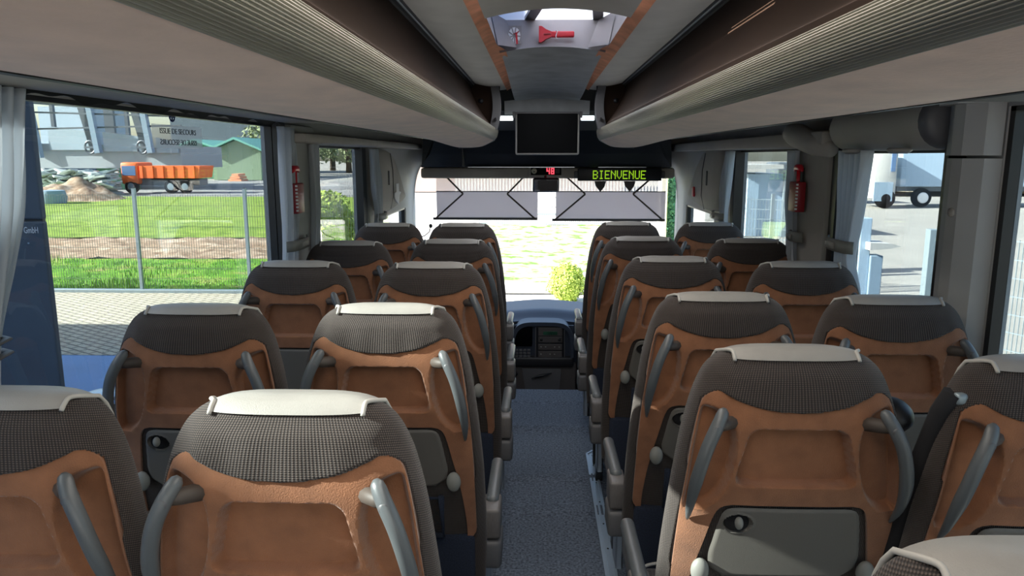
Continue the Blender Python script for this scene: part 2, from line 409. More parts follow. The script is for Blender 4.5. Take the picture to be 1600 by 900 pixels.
SILL = .78
def side_wall(name, xi, xo, wins, zt=2.30):
    """the wall body round its window openings; wins = (y0, y1, ztop)"""
    lo, hi = min(xi, xo), max(xi, xo)
    b = MB(); b.box((lo, -1.95, -.6), (hi, 6.75, SILL))
    y = -1.95
    for y0, y1, zt0 in wins:
        if y0 > y + .001: b.box((lo, y, SILL), (hi, y0, zt))
        b.box((lo, y0, zt0), (hi, y1, zt)); y = y1
    b.box((lo, y, SILL), (hi, 6.75, zt))
    return struct(name, b, 'trim_grey')
LW = [(-1.5, 3.17, 1.835), (3.58, 4.72, 1.755), (5.25, 6.25, 1.27)]
RWn = [(-1.5, 2.042, 1.83), (2.215, 3.02, 1.722), (3.47, 4.70, 1.735), (5.25, 6.25, 1.30)]
side_wall('wall_left', WL, WL - .06, LW)
side_wall('wall_right', WR, WR + .06, RWn)
n = 0
for xs, wins in ((WL - .035, LW), (WR + .035, RWn)):
    for y0, y1, zt in wins:
        n += 1
        w = struct('window_%d' % n, MB().box((xs - .003, y0, SILL), (xs + .003, y1, zt)), 'side_glass')
        s = 1 if xs > 0 else -1; xi = xs - s * .030
        f = MB()
        for a, c in (((y0, SILL), (y0 + .022, zt)), ((y1 - .022, SILL), (y1, zt)), ((y0, zt - .012), (y1, zt)), ((y0, SILL), (y1, SILL + .02))):
            f.box((min(xs, xi), a[0], a[1]), (max(xs, xi), c[0], c[1]))
        f.build('window_frame', 'dark_frame', w)
# ledge under the windows
struct('trim_1', MB().rbox((WL, -1.8, SILL - .10), (WL + .07, 6.3, SILL - .02), .015), 'trim_grey')
struct('trim_2', MB().rbox((WR - .07, -1.8, SILL - .10), (WR, 6.3, SILL - .02), .015), 'trim_grey')
# black pillar band and the padded pillars between the windows
struct('trim_3', MB().box((WL, 3.145, SILL), (WL + .025, 3.235, 1.84)), 'dark_frame')
struct('trim_4', MB().rbox((WL, 3.235, SILL), (WL + .055, 3.57, 1.84), .02), 'trim_grey', smooth=True, angle=40)
struct('trim_5', MB().box((WL, 4.66, SILL), (WL + .02, 4.76, 1.75)), 'dark_frame')
struct('trim_6', MB().rbox((WR - .075, 3.06, SILL), (WR, 3.42, 1.80), .02), 'trim_beige', smooth=True, angle=40)
b = MB(); b.box((WR - .035, 2.90, SILL), (WR, 2.95, 1.722)); b.box((WR - .055, 3.00, SILL), (WR, 3.055, 1.80)); b.box((WR - .03, 4.64, SILL), (WR, 4.72, 1.735))
struct('trim_7', b, 'dark_frame')
# the broad near pillar on the right: two faces meeting in a blunt ridge, joined high up by a seam
pp = [(WR, 2.235), (WR - .055, 2.215), (WR - .085, 2.135), (WR - .078, 2.095), (WR - .042, 2.055), (WR, 2.045)]
pil = MB().prism(pp, SILL - .1, 1.694, 'z'); pil2 = MB().prism([(x - .004, y) for x, y in pp], 1.702, 1.95, 'z')
pil2.prism([(WR, 2.225), (WR - .10, 2.20), (WR - .14, 2.12), (WR - .12, 2.07), (WR, 2.045)], 1.84, 1.95, 'z'); t8 = struct('trim_8', pil, 'trim_grey'); pil2.build('upper_cover', 'trim_grey', t8)
b = MB(); b.lathe([(0, -.004), (.012, -.003), (.014, .004)], (WR - .083, 2.115, 1.545), 16, axis='x'); b.build('screw_cap', 'trim_beige', t8, smooth=True)
b = MB(); b.lathe([(0, -.004), (.008, -.003), (.009, .004)], (WR - .083, 2.125, 1.12), 16, axis='x'); b.build('screw_cap', 'trim_beige', t8, smooth=True)
b = MB(); b.box((WR - .05, 2.216, SILL), (WR, 2.24, 1.722)); struct('trim_9', b, 'dark_frame')

# ------------------------------------------------------------------ ceiling, racks
HR = {'u_out': (.675, 1.797), 'u_in': (.375, 1.817), 'r_top': (.33, 1.876), 'door': (.485, 2.140), 'seam': (.458, 2.147), 'side': (.27, 2.135)}
def end_y(h):     # the rack's nose is rounded in plan
    return smooth_interp(h, [.33, .345, .375, .43, .52, .62, .70], [5.02, 5.16, 5.32, 5.50, 5.66, 5.76, 5.80])
RY0 = -1.9
def strip(prof, sgn, y0, yend, ny, thick=None):
    b = MB()
    n = len(prof) - 1
    b.grid(lambda u, v: (CX + sgn * prof[round(u * n)][0], lerp(y0, yend(prof[round(u * n)][0]), v), prof[round(u * n)][1] + nose(prof[round(u * n)][0], lerp(y0, yend(prof[round(u * n)][0]), v))), n, ny)
    return b
def nose(h, y):   # the underside dips a little towards the rounded end
    return -.030 * sstep(3.8, 5.8, y) * sstep(.33, .5, h)
names = {-1: ('left', 'over the left window seats'), 1: ('right', 'over the right window seats')}
for sgn in (-1, 1):
    side = names[sgn][0]
    rk = thing('luggage_rack', 'long overhead luggage rack with suede underside and ribbed grey lip, %s' % names[sgn][1], 'luggage rack', (CX + sgn * .5, 2.0, 1.8), group=None)
    def par(o):
        o.parent = rk; o.matrix_parent_inverse = Matrix.Translation(rk.location).inverted(); return o
    under = [(lerp(.375, .675, i / 12), lerp(1.817, 1.797, i / 12) - .010 * math.sin(PI * i / 12)) for i in range(13)]
    b = strip(under, sgn, RY0, end_y, 60)
    o = par(b.build('suede_underside', 'rack_suede', smooth=True))
    # ribbed lip: an arc carrying fine ridges
    ribs = []; NR = 19
    for i in range(NR * 4 + 1):
        t = i / (NR * 4); a = lerp(R(-75), R(20), t)
        cxh, cz, rr = .392, 1.862, .064
        h = cxh - rr * math.cos(a) * 1.0; z = cz + rr * math.sin(a) * .72
        k = .0016 * (1 if i % 4 in (1, 2) else -1)
        ribs.append((h - k * math.cos(a), z + k * math.sin(a)))
    dz0 = 1.817 - ribs[0][1]; dh0 = .375 - ribs[0][0]
    ribs = [(h + dh0 * (1 - i / (NR * 4)), z + dz0 * (1 - i / (NR * 4))) for i, (h, z) in enumerate(ribs)]
    par(strip(ribs, sgn, RY0, end_y, 50).build('ribbed_lip', 'rib', smooth=True, angle=50))
    rt_ = ribs[-1]
    # upper edge of the lip and the dark flap behind it
    flap = [rt_, (rt_[0] + .02, rt_[1] + .012)] + [(lerp(rt_[0] + .02, .485, t) + .022 * math.sin(PI * t), lerp(rt_[1] + .012, 2.140, t)) for t in [i / 10 for i in range(1, 11)]]
    fb = MB(); nfl = len(flap) - 1
    fb.grid(lambda u, v: (CX + sgn * flap[round(u * nfl)][0], lerp(RY0, 4.78, v), flap[round(u * nfl)][1]), nfl, 4)
    par(fb.build('locker_flap', 'panel_dark', smooth=True))
    par(MB().box((CX + sgn * .487 - .004, RY0, 2.136), (CX + sgn * .487 + .004, 4.80, 2.152)).box((min(CX + sgn * .485, CX + sgn * .452), RY0, 2.142), (max(CX + sgn * .485, CX + sgn * .452), 4.80, 2.150)).build('black_seal', 'black_plastic'))
    par(MB().tube([(CX + sgn * .462, RY0, 2.139), (CX + sgn * .462, 4.80, 2.139)], .0035, 6).build('seal_bead', 'metal', smooth=True))
    # end of the locker: dark board, grey edge moulding with a small catch
    poly = [(CX + sgn * .345, 1.885), (CX + sgn * .52, 1.93), (CX + sgn * .515, 2.03), (CX + sgn * .49, 2.10), (CX + sgn * .45, 2.148), (CX + sgn * .30, 2.148), (CX + sgn * .305, 2.02)]
    bd = par(MB().prism(poly, 4.72, 4.75, 'y').build('end_board', 'panel_dark'))
    kn = MB().lathe([(0, -.012), (.014, -.010), (.016, 0)], (CX + sgn * .42, 4.72, 2.04), 14, axis='y').build('board_catch', 'black_plastic', bd, smooth=True)
    def md(u, v):
        z = lerp(1.868, 2.150, v); h0 = .318 - .030 * math.sin(PI * min(1, v * 1.1)) * .6 - .012 * v
        a = u * PI * .5
        return (CX + sgn * (h0 + .04 * (1 - math.cos(a))), 4.70 + .34 * math.sin(a) * (1) , z)
    m_ = MB().grid(md, 8, 14); 
    m_.grid(lambda u, v: (CX + sgn * (md(0, v)[0] * sgn - CX * sgn + .05 * u), 4.70 - .002 * u, lerp(1.868, 2.150, v)), 2, 14)
    mo = par(m_.build('edge_moulding', 'arm_cap', smooth=True, angle=45))
    MB().rbox((CX + sgn * .325 - .006, 4.66, 1.915), (CX + sgn * .325 + .006, 4.72, 1.935), .003).build('edge_catch', 'black_plastic', mo)
    # nose: black piping round the rounded end and a closing face above it
    edge = [(CX + sgn * h, end_y(h), interp(h, [.33, .375, .675], [1.87, 1.817, 1.797]) + nose(h, end_y(h))) for h in [.33 + .345 * i / 24 for i in range(25)]]
    par(MB().tube(edge, .007, 8).build('nose_piping', 'black_plastic', smooth=True))
    nf = MB().grid(lambda u, v: (edge[round(u * 24)][0], edge[round(u * 24)][1] + .004, lerp(edge[round(u * 24)][2], 1.975, v)), 24, 3)
    par(nf.build('nose_face', 'header_black', smooth=True))
    # outer closing strip towards the window: dark channel
    chn = MB().box((min(CX + sgn * .672, CX + sgn * .69), RY0, 1.795), (max(CX + sgn * .672, CX + sgn * .69), 5.7, 1.90))
    par(chn.build('outer_channel', 'header_black'))
    # light side panel between seal and ceiling trim
    sp_ = [(lerp(.456, .27, i / 8), lerp(2.146, 2.133, i / 8) - .012 * math.sin(PI * i / 8)) for i in range(9)]
    fb = MB().grid(lambda u, v: (CX + sgn * sp_[round(u * 8)][0], lerp(RY0, 5.0, v), sp_[round(u * 8)][1]), 8, 4)
    struct('ceiling_side_%s' % side, fb, 'ceil_light', smooth=True)
    # orange suede trim beside the aisle ceiling; wider where the hatch is
    def tr(u, v):
        y = lerp(RY0, 5.05, v); wdt = .052 + .018 * (sstep(3.15, 3.3, y) - sstep(3.9, 4.0, y)) - .012 * (sstep(2.35, 2.5, y) - sstep(3.1, 3.25, y))
        return (CX + sgn * lerp(.270, .270 - wdt, u), y, 2.130 + .018 * math.sin(u * PI * .5))
    struct('trim_%d' % (10 if sgn < 0 else 11), MB().grid(tr, 5, 110), 'orange_suede', smooth=True)
# underside between rack and window: service channel with beige edge strip and curtain rail
for sgn, xw, zz, tn in ((-1, WL, 1.843, 12), (1, WR, 1.835, 13)):
    xr = CX + sgn * .69
    b = MB(); b.box((min(xr, xw), RY0, zz + .03), (max(xr, xw), 6.4, zz + .05)); struct('trim_%d' % tn, b, 'arm_grey')
    b = MB(); b.rbox((min(xw, xw - sgn * .26), RY0, zz - .004), (max(xw, xw - sgn * .26), 3.2 if sgn < 0 else 1.9, zz + .04), .012)
    b.rbox((min(xw, xw - sgn * .13), 3.2 if sgn < 0 else 3.0, 1.757 if sgn < 0 else 1.737), (max(xw, xw - sgn * .13), 6.4, 1.80), .015)
    struct('trim_%d' % (tn + 2), b, 'trim_beige', smooth=True, angle=40)
# scalloped dark valance under the left rack edge
def val(u, v):
    y = lerp(.4, 3.15, u); return (WL + .055, y, 1.84 - v * (.012 + .006 * math.sin(y * 22) + .004 * math.sin(y * 51)))
struct('trim_16', MB().grid(val, 200, 1), 'header_black')
# roof skin and rear wall
b = MB(); b.box((WL - .06, -1.95, 2.40), (WR + .06, 1.5, 2.44)); b.box((WL - .06, 3.5, 2.40), (WR + .06, 6.75, 2.44))
b.box((WL - .06, 1.5, 2.40), (CX - .36, 3.5, 2.44)); b.box((CX + .36, 1.5, 2.40), (WR + .06, 3.5, 2.44))
b.box((WL - .06, -1.95, 2.28), (WL, 6.75, 2.42)); b.box((WR, -1.95, 2.28), (WR + .06, 6.75, 2.42)); 
struct('ceiling_roof', b, 'trim_grey')
b = MB(); b.box((WL, -1.95, -.6), (WR, -1.9, .85)); b.box((WL, -1.95, 1.75), (WR, -1.9, 2.42)); b.box((WL, -1.95, .8), (WL + .15, -1.9, 1.8)); b.box((WR - .15, -1.95, .8), (WR, -1.9, 1.8))
struct('wall_rear', b, 'trim_grey')
struct('window_8', MB().box((WL + .15, -1.93, .85), (WR - .15, -1.925, 1.75)), 'side_glass')
# aisle ceiling behind the hatch, roller panel, hatch well, arched front panel
def arch(y0, y1, half, zc, drop, nu=24, nv=8, z1=None):
    return MB().grid(lambda u, v: (CX + (u * 2 - 1) * half, lerp(y0, y1, v), lerp(zc, z1 if z1 else zc, sstep(0, 1, v)) - drop * (u * 2 - 1) ** 2), nu, nv)
struct('ceiling', arch(-1.9, 2.02, .232, 2.165, .030), 'ceil_blue', smooth=True)
b = arch(2.06, 2.40, .226, 2.150, .028); struct('ceiling_hatch_roller', b, 'ceil_light', smooth=True)
b = MB()
b.grid(lambda u, v: (CX + (u * 2 - 1) * lerp(.225, .255, v), lerp(3.275, 3.37, v), lerp(2.160 - .025 * (u * 2 - 1) ** 2, 2.286, v)), 20, 8)
for s in (-1, 1): b.grid(lambda u, v: (CX + s * lerp(.228, .262, v), lerp(2.0, 3.37, u), lerp(2.145, 2.298, v)), 12, 4)
b.grid(lambda u, v: (CX + (u * 2 - 1) * .25, lerp(2.05, 2.0, v), lerp(2.16, 2.298, v)), 6, 3)
for s in (-1, 1):   # chamfered corner of the well
    b.add([(CX + s * .225, 3.12, 2.146), (CX + s * .15, 3.268, 2.156), (CX + s * .20, 3.34, 2.28), (CX + s * .255, 3.16, 2.285)], [(0, 1, 2, 3)])
struct('ceiling_hatch_well', b, 'hatch_lining', smooth=True, angle=35)
hg = struct('window_9', MB().box((CX - .30, 1.95, 2.300), (CX + .30, 3.55, 2.306)), 'hatch_glass')
b = MB(); b.bar((CX - .04, 2.9, 2.292), (CX - .10, 3.38, 2.292), .045, .015); b.bar((CX + .16, 2.9, 2.292), (CX + .20, 3.38, 2.292), .045, .015); b.bar((CX - .3, 2.7, 2.292), (CX + .3, 2.7, 2.292), .04, .015)
b.build('window_bar', 'dark_frame', hg)
b = arch(3.285, 5.32, .224, 2.163, .016, 24, 20, 2.098)
b.grid(lambda u, v: (CX + (u * 2 - 1) * .30, 5.32 + .03 * v, lerp(2.098 - .016 * (u * 2 - 1) ** 2, 1.990, v)), 24, 4)
struct('ceiling_front', b, 'ceil_blue', smooth=True, angle=40)

# ------------------------------------------------------------------ front of the coach
# windscreen: one wide curved pane
ws_ = struct('window_10', MB().grid(lambda u, v: (lerp(WL - .02, WR + .02, u), 6.62 + .10 * math.sin(PI * u) - .05 * (v - .5), lerp(.10, 1.62, v)), 24, 6), 'front_glass', smooth=True)
struct('wall_windscreen_base', MB().box((WL - .06, 6.64, -.6), (WR + .06, 6.70, .20)), 'dash_grey')
# beige sill over the windscreen, black overhead bulkhead above
hb = struct('trim_17', MB().rbox((-1.02, 6.40, 1.512), (1.16, 6.56, 1.602), .02), 'trim_beige', smooth=True, angle=40)
hp = [(6.42, 1.603), (6.30, 1.612), (6.16, 1.72), (5.95, 1.90), (5.70, 1.99), (5.40, 2.02), (5.40, 2.40), (6.6, 2.40), (6.6, 1.603)]
b = MB()
def wx(z): return interp(z, [1.60, 1.78, 1.9], [1.07, .90, .86])
n = len(hp)
L_ = [(CX - wx(z) , y, z) for y, z in hp]; R_ = [(CX + wx(z), y, z) for y, z in hp]
b.add(L_ + R_, [tuple(range(n))[::-1], tuple(range(n, 2 * n))] + [(i, (i + 1) % n, n + (i + 1) % n, n + i) for i in range(n)])
hd = struct('wall_front', b, 'header_black')
MB().box((-.63, 6.10, 1.62), (-.622, 6.29, 1.78)).build('panel_joint', 'dash_grey', hd)
MB().box((-.60, 6.285, 1.606), (.30, 6.298, 1.612)).build('chrome_line', 'metal', hd)
MB().box((.50, 6.285, 1.606), (.90, 6.298, 1.612)).build('chrome_line', 'metal', hd)
# grey corner mouldings sweeping down from the ceiling into the windscreen pillars
for sgn, xw, tn in ((-1, WL, 18), (1, WR, 19)):
    b = MB()
    def cm(u, v):
        z = lerp(2.05, .30, v)
        inner = smooth_interp(z, [.3, 1.2, 1.45, 1.60, 1.72, 1.85, 2.1], [.008, .008, .030, .075, .20, .36, .42])
        a = u * PI * .5
        return (xw - sgn * inner * (1 - math.cos(a)) - sgn * .002, 6.62 - lerp(.16, .55, sstep(1.5, 1.8, z)) * (1 - math.sin(a)) , z)
    def cm2(u, v):
        z = lerp(2.05, .30, v)
        inner = smooth_interp(z, [.3, 1.2, 1.45, 1.60, 1.72, 1.85, 2.1], [.008, .008, .030, .075, .20, .36, .42])
        y_in = 6.60; y_wall = lerp(6.40, 5.75, sstep(1.45, 1.80, z))
        # quarter sweep from the side wall to the windscreen line
        a = u * PI * .5
        return (xw - sgn * inner * (1 - math.cos(a)), y_wall + (y_in - y_wall) * math.sin(a), z)
    b.grid(cm2, 14, 40)
    struct('trim_%d' % tn, b, 'trim_grey', smooth=True)
    # panel on the side wall before the windscreen, with its leaf-shaped cover
    ry = [4.88, 6.0]
    outline = [(5.02, 1.745), (5.42, 1.735), (5.62, 1.66), (5.80, 1.55), (5.95, 1.43), (6.02, 1.36), (5.60, 1.315), (5.25, 1.30), (5.00, 1.34), (4.90, 1.46), (4.90, 1.62)]
    if sgn > 0: outline = [(y - .02, z + .02) for y, z in outline]
    # smooth outline
    O = []
    k = len(outline)
    for i in range(k):
        p0, p1, p2, p3 = [Vector(outline[(i + q) % k]) for q in (-1, 0, 1, 2)]
        for t in (0, .25, .5, .75):
            O.append(.5 * ((2 * p1) + (-p0 + p2) * t + (2 * p0 - 5 * p1 + 4 * p2 - p3) * t * t + (-p0 + 3 * p1 - 3 * p2 + p3) * t ** 3))
    cen = Vector((5.35, 1.52)); vs = []; K = len(O)
    for lv, (sc_, dx) in enumerate(((1.0, 0.0), (.97, .035), (.88, .055), (.6, .068), (.3, .072))):
        vs += [(xw - sgn * dx, *(cen + (p - cen) * sc_)) for p in O]
    vs.append((xw - sgn * .073, *cen))
    fs = [(l * K + i, l * K + (i + 1) % K, (l + 1) * K + (i + 1) % K, (l + 1) * K + i) for l in range(4) for i in range(K)] + [(4 * K + i, 4 * K + (i + 1) % K, 5 * K) for i in range(K)]
    cv = struct('trim_%d' % (tn + 2), MB().add(vs, fs), 'trim_beige', smooth=True)
    MB().tube([(xw - sgn * .071, 5.30, 1.72), (xw - sgn * .0745, 5.36, 1.60), (xw - sgn * .0745, 5.36, 1.42), (xw - sgn * .068, 5.28, 1.33)], .0025, 6).build('cover_seam', 'dash_grey', cv)
    MB().rbox((xw - sgn * .0755 - .004, 5.20, 1.50), (xw - sgn * .0755 + .004, 5.225, 1.60), .003).build('cover_vent', 'arm_cap', cv)
    if sgn < 0:
        MB().prism([(5.44, 1.375), (5.54, 1.345), (5.58, 1.41), (5.64, 1.43), (5.56, 1.44), (5.56, 1.50), (5.46, 1.50), (5.46, 1.44), (5.38, 1.435), (5.40, 1.395)], xw + .070, xw + .078, 'x').build('sun_patch_plate', 'white', cv)  # white plate painted in for a patch of sunlight on the cover
    else:
        b = MB().rbox((xw - .082, 5.60, 1.40), (xw - .066, 5.66, 1.475), .008); b.build('red_marker', 'red_plastic', cv, smooth=True)
# ================================================================== SEATS
ZC = 1.325
WZ = [0, .002, .006, .013, .026, .05, .10, .18, .32, .47, .65, .86]
WW = [.070, .100, .122, .140, .160, .178, .198, .217, .235, .245, .247, .238]
PB = ([0, .004, .02, .08, .15, .25, .35, .5, .65, .86], [-.010, -.026, -.043, -.066, -.078, -.075, -.055, -.015, .03, .08])
PF = ([0, .004, .03, .10, .25, .40, .55, .70, .86], [.022, .038, .050, .055, .045, .052, .085, .115, .13])
def Wd(dz): return smooth_interp(dz, WZ, WW)
def yb(dz): return smooth_interp(dz, *PB)
def yf(dz): return smooth_interp(dz, *PF)
NE = 2.7
def yback(x, dz):
    m = (yb(dz) + yf(dz)) / 2; t = (yf(dz) - yb(dz)) / 2; q = min(1, abs(x) / Wd(dz))
    return m - t * (1 - q ** NE) ** (1 / NE)
def yfront(x, dz):
    m = (yb(dz) + yf(dz)) / 2; t = (yf(dz) - yb(dz)) / 2; q = min(1, abs(x) / Wd(dz))
    return m + t * (1 - q ** NE) ** (1 / NE)
WS = ([.06, .085, .11, .16, .22, .32, .46, .64, .67], [.158, .176, .187, .197, .205, .215, .220, .221, .205])
def Wsh(dz): return smooth_interp(dz, *WS)
def shell_top(s):
    a = abs(s); return .108 - .0475 * min(a, .86) ** 2 + .016 * (max(0, a - .90) / .10) ** 2
DZC = .305
II = ([.305, .309, .318, .335, .40, .47, .55, .64, .67], [.118, .133, .144, .151, .165, .179, .190, .196, .196])
def Icut(dz): return smooth_interp(dz, *II)
def rbox_sd(x, dz):
    h = lerp(.092, .120, (dz - .143) / .119); dx = abs(x) - (h - .022); dy = abs(dz - .2025) - (.0595 - .022)
    return math.hypot(max(dx, 0), max(dy, 0)) + min(max(dx, dy), 0) - .022
def shell_recess(x, dz):
    d = .028 * sstep(.002, -.007, rbox_sd(x, dz))
    ax, az = abs(x) - .190, dz - .212; L_ = math.hypot(.040, .22); ux, uz = .040 / L_, .22 / L_
    p = ax * ux + az * uz; q = ax * uz - az * ux
    e = abs(p / .108) ** 2.4 + abs(q / .068) ** 2.4
    k = sstep(1.10, .80, e) * sstep(.001, .014, Wsh(dz) - abs(x))
    return d + .028 * k
CC = Icut(DZC) / Wsh(DZC)

def body_mesh():
    NA = 120; dzs = [0, .0015, .004, .008, .013, .02, .03] + [.03 + .11 * (i / 44) for i in range(1, 45)] + [.14 + .72 * (i / 50) for i in range(1, 51)]
    vs = []; uvs = []
    for dz in dzs:
        W = Wd(dz); m = (yb(dz) + yf(dz)) / 2; t = (yf(dz) - yb(dz)) / 2
        per = 0; last = None
        for j in range(NA):
            a = 2 * PI * j / NA + PI / 2; c, s = math.cos(a), math.sin(a)
            x = W * math.copysign(abs(c) ** (2 / NE), c); y = m + t * math.copysign(abs(s) ** (2 / NE), s)
            if s < .25:
                q = abs(x) / max(Wsh(max(dz, .06)), .001)
                tp = shell_top(min(1, q)) if q < 1 else 9
                k = sstep(.001, .009, dz - tp) * sstep(1.03, .975, q)
                y += .050 * k - .009 * (1 - k) * sstep(.012, .05, dz) * sstep(1.1, .8, q if q < 1.1 else 1.1) * sstep(.03, .0, dz - tp)
                # slight fold / pucker in the knit above the shell
                y += -.0012 * math.sin(x * 90) * sstep(.02, .09, dz) * (1 - k)
            vs.append((x, y, ZC - dz))
    n = len(dzs)
    fs = [(i * NA + j, i * NA + (j + 1) % NA, (i + 1) * NA + (j + 1) % NA, (i + 1) * NA + j) for i in range(n - 1) for j in range(NA)]
    fs += [tuple(range(NA))[::-1], tuple((n - 1) * NA + j for j in range(NA))]
    return MB().add(vs, fs)
def shell_mesh():
    b = MB(); NU, NV = 136, 92
    # make one column fall exactly on +-CC
    cols = [-1 + 2 * i / NU for i in range(NU + 1)]
    for tgt in (-CC, CC):
        k = min(range(NU + 1), key=lambda i: abs(cols[i] - tgt)); cols[k] = tgt
    V = {}
    vs = []
    def put(x, dz):
        y = yback(x, dz) - .004 + shell_recess(x, dz); vs.append((x, y, ZC - dz)); return len(vs) - 1
    fs = []
    up = []
    for j in range(NV + 1):
        row = []
        for s in cols:
            dz = lerp(shell_top(s), DZC, j / NV); row.append(put(s * Wsh(dz), dz))
        up.append(row)
    for j in range(NV):
        for i in range(NU): fs.append((up[j][i], up[j][i + 1], up[j + 1][i + 1], up[j + 1][i]))
    lows = [.309, .314, .322, .335] + [.335 + .325 * i / 26 for i in range(1, 27)]
    for sg in (-1, 1):
        idx = [i for i, s in enumerate(cols) if s * sg >= CC - 1e-9]
        prev = [up[NV][i] for i in idx]
        for dz in lows:
            row = [put(sg * lerp(Icut(dz), Wsh(dz), (abs(cols[i]) - CC) / (1 - CC)), dz) for i in idx]
            for k in range(len(idx) - 1): fs.append((prev[k], prev[k + 1], row[k + 1], row[k]))
            prev = row
    return vs, fs
def make_shell(parent):
    vs, fs = shell_mesh()
    bm = bmesh.new(); bv = [bm.verts.new(p) for p in vs]
    for f in fs:
        try: bm.faces.new([bv[i] for i in f])
        except ValueError: pass
    bmesh.ops.recalc_face_normals(bm, faces=bm.faces)
    for step, (dy, shr) in enumerate(((.003, .0), (.004, 0), (.030, 0))):
        ed = [e for e in bm.edges if e.is_boundary]
        r = bmesh.ops.extrude_edge_only(bm, edges=ed)
        for v in [g for g in r['geom'] if isinstance(g, bmesh.types.BMVert)]: v.co.y += dy
    bmesh.ops.recalc_face_normals(bm, faces=bm.faces)
    me = bpy.data.meshes.new('back_shell'); bm.to_mesh(me); bm.free(); me.materials.append(M['suede']); me.shade_smooth(); me.set_sharp_from_angle(angle=R(50))
    o = bpy.data.objects.new('back_shell', me); C.objects.link(o); o.parent = parent; return o

def crest_dz(x):
    if abs(x) + .002 < Wd(0): return 0.0
    lo, hi = 0, .1
    for _ in range(30):
        mid = (lo + hi) / 2
        if Wd(mid) < abs(x) + .002: lo = mid
        else: hi = mid
    return hi
def strip_path(x, d0, d1, off, n=10):
    """over the crest at lateral x: from d0 down the back to d1 down the front, flaring a little to the front"""
    P = []
    for i in range(2 * n + 2):
        if i == n + 1: continue
        xi = x * (1 + .30 * sstep(n * .7, n * 1.6, i)); dc = crest_dz(xi)
        if i <= n: dz = max(dc, lerp(d0, dc, (i / n) ** .7)); P.append(Vector((xi, yback(xi, dz), ZC - dz)))
        else: t = (i - n - 1) / n; dz = lerp(dc, d1, t ** 1.5); P.append(Vector((xi, yfront(xi, dz), ZC - dz)))
    Q = []
    for i, p in enumerate(P):
        d = (P[min(i + 1, len(P) - 1)] - P[max(i - 1, 0)]); nrm = Vector((0, -d.z, d.y)); 
        if nrm.length < 1e-9: nrm = Vector((0, 0, 1))
        nrm.normalize()
        if nrm.z < 0 and abs(nrm.y) < .5: nrm = -nrm
        if i < len(P) / 2 and nrm.y > .2 and nrm.z <= 0: nrm = -nrm
        Q.append(p + nrm * off)
    return Q
def seat_belt(parent, sx, kind):
    s = sx
    if kind == 'guide':
        return MB().ball((s * .212, .012, 1.185), .040, .055, .034).build('belt_guide', 'black_plastic', parent, smooth=True)
    o = MB().tube([(s * .185, -.02, 1.262), (s * .200, -.01, 1.22), (s * .226, .01, 1.08), (s * .238, .04, .92), (s * .244, .07, .70), (s * .248, .10, .5)], .020, 8, flat=1.0).build('belt_strap', 'black_cloth', parent, smooth=True)
    MB().rbox((s * .178 - .012, -.040, 1.243), (s * .178 + .010, -.022, 1.266), .006).build('belt_buckle', 'galv', o, smooth=True)
    return o

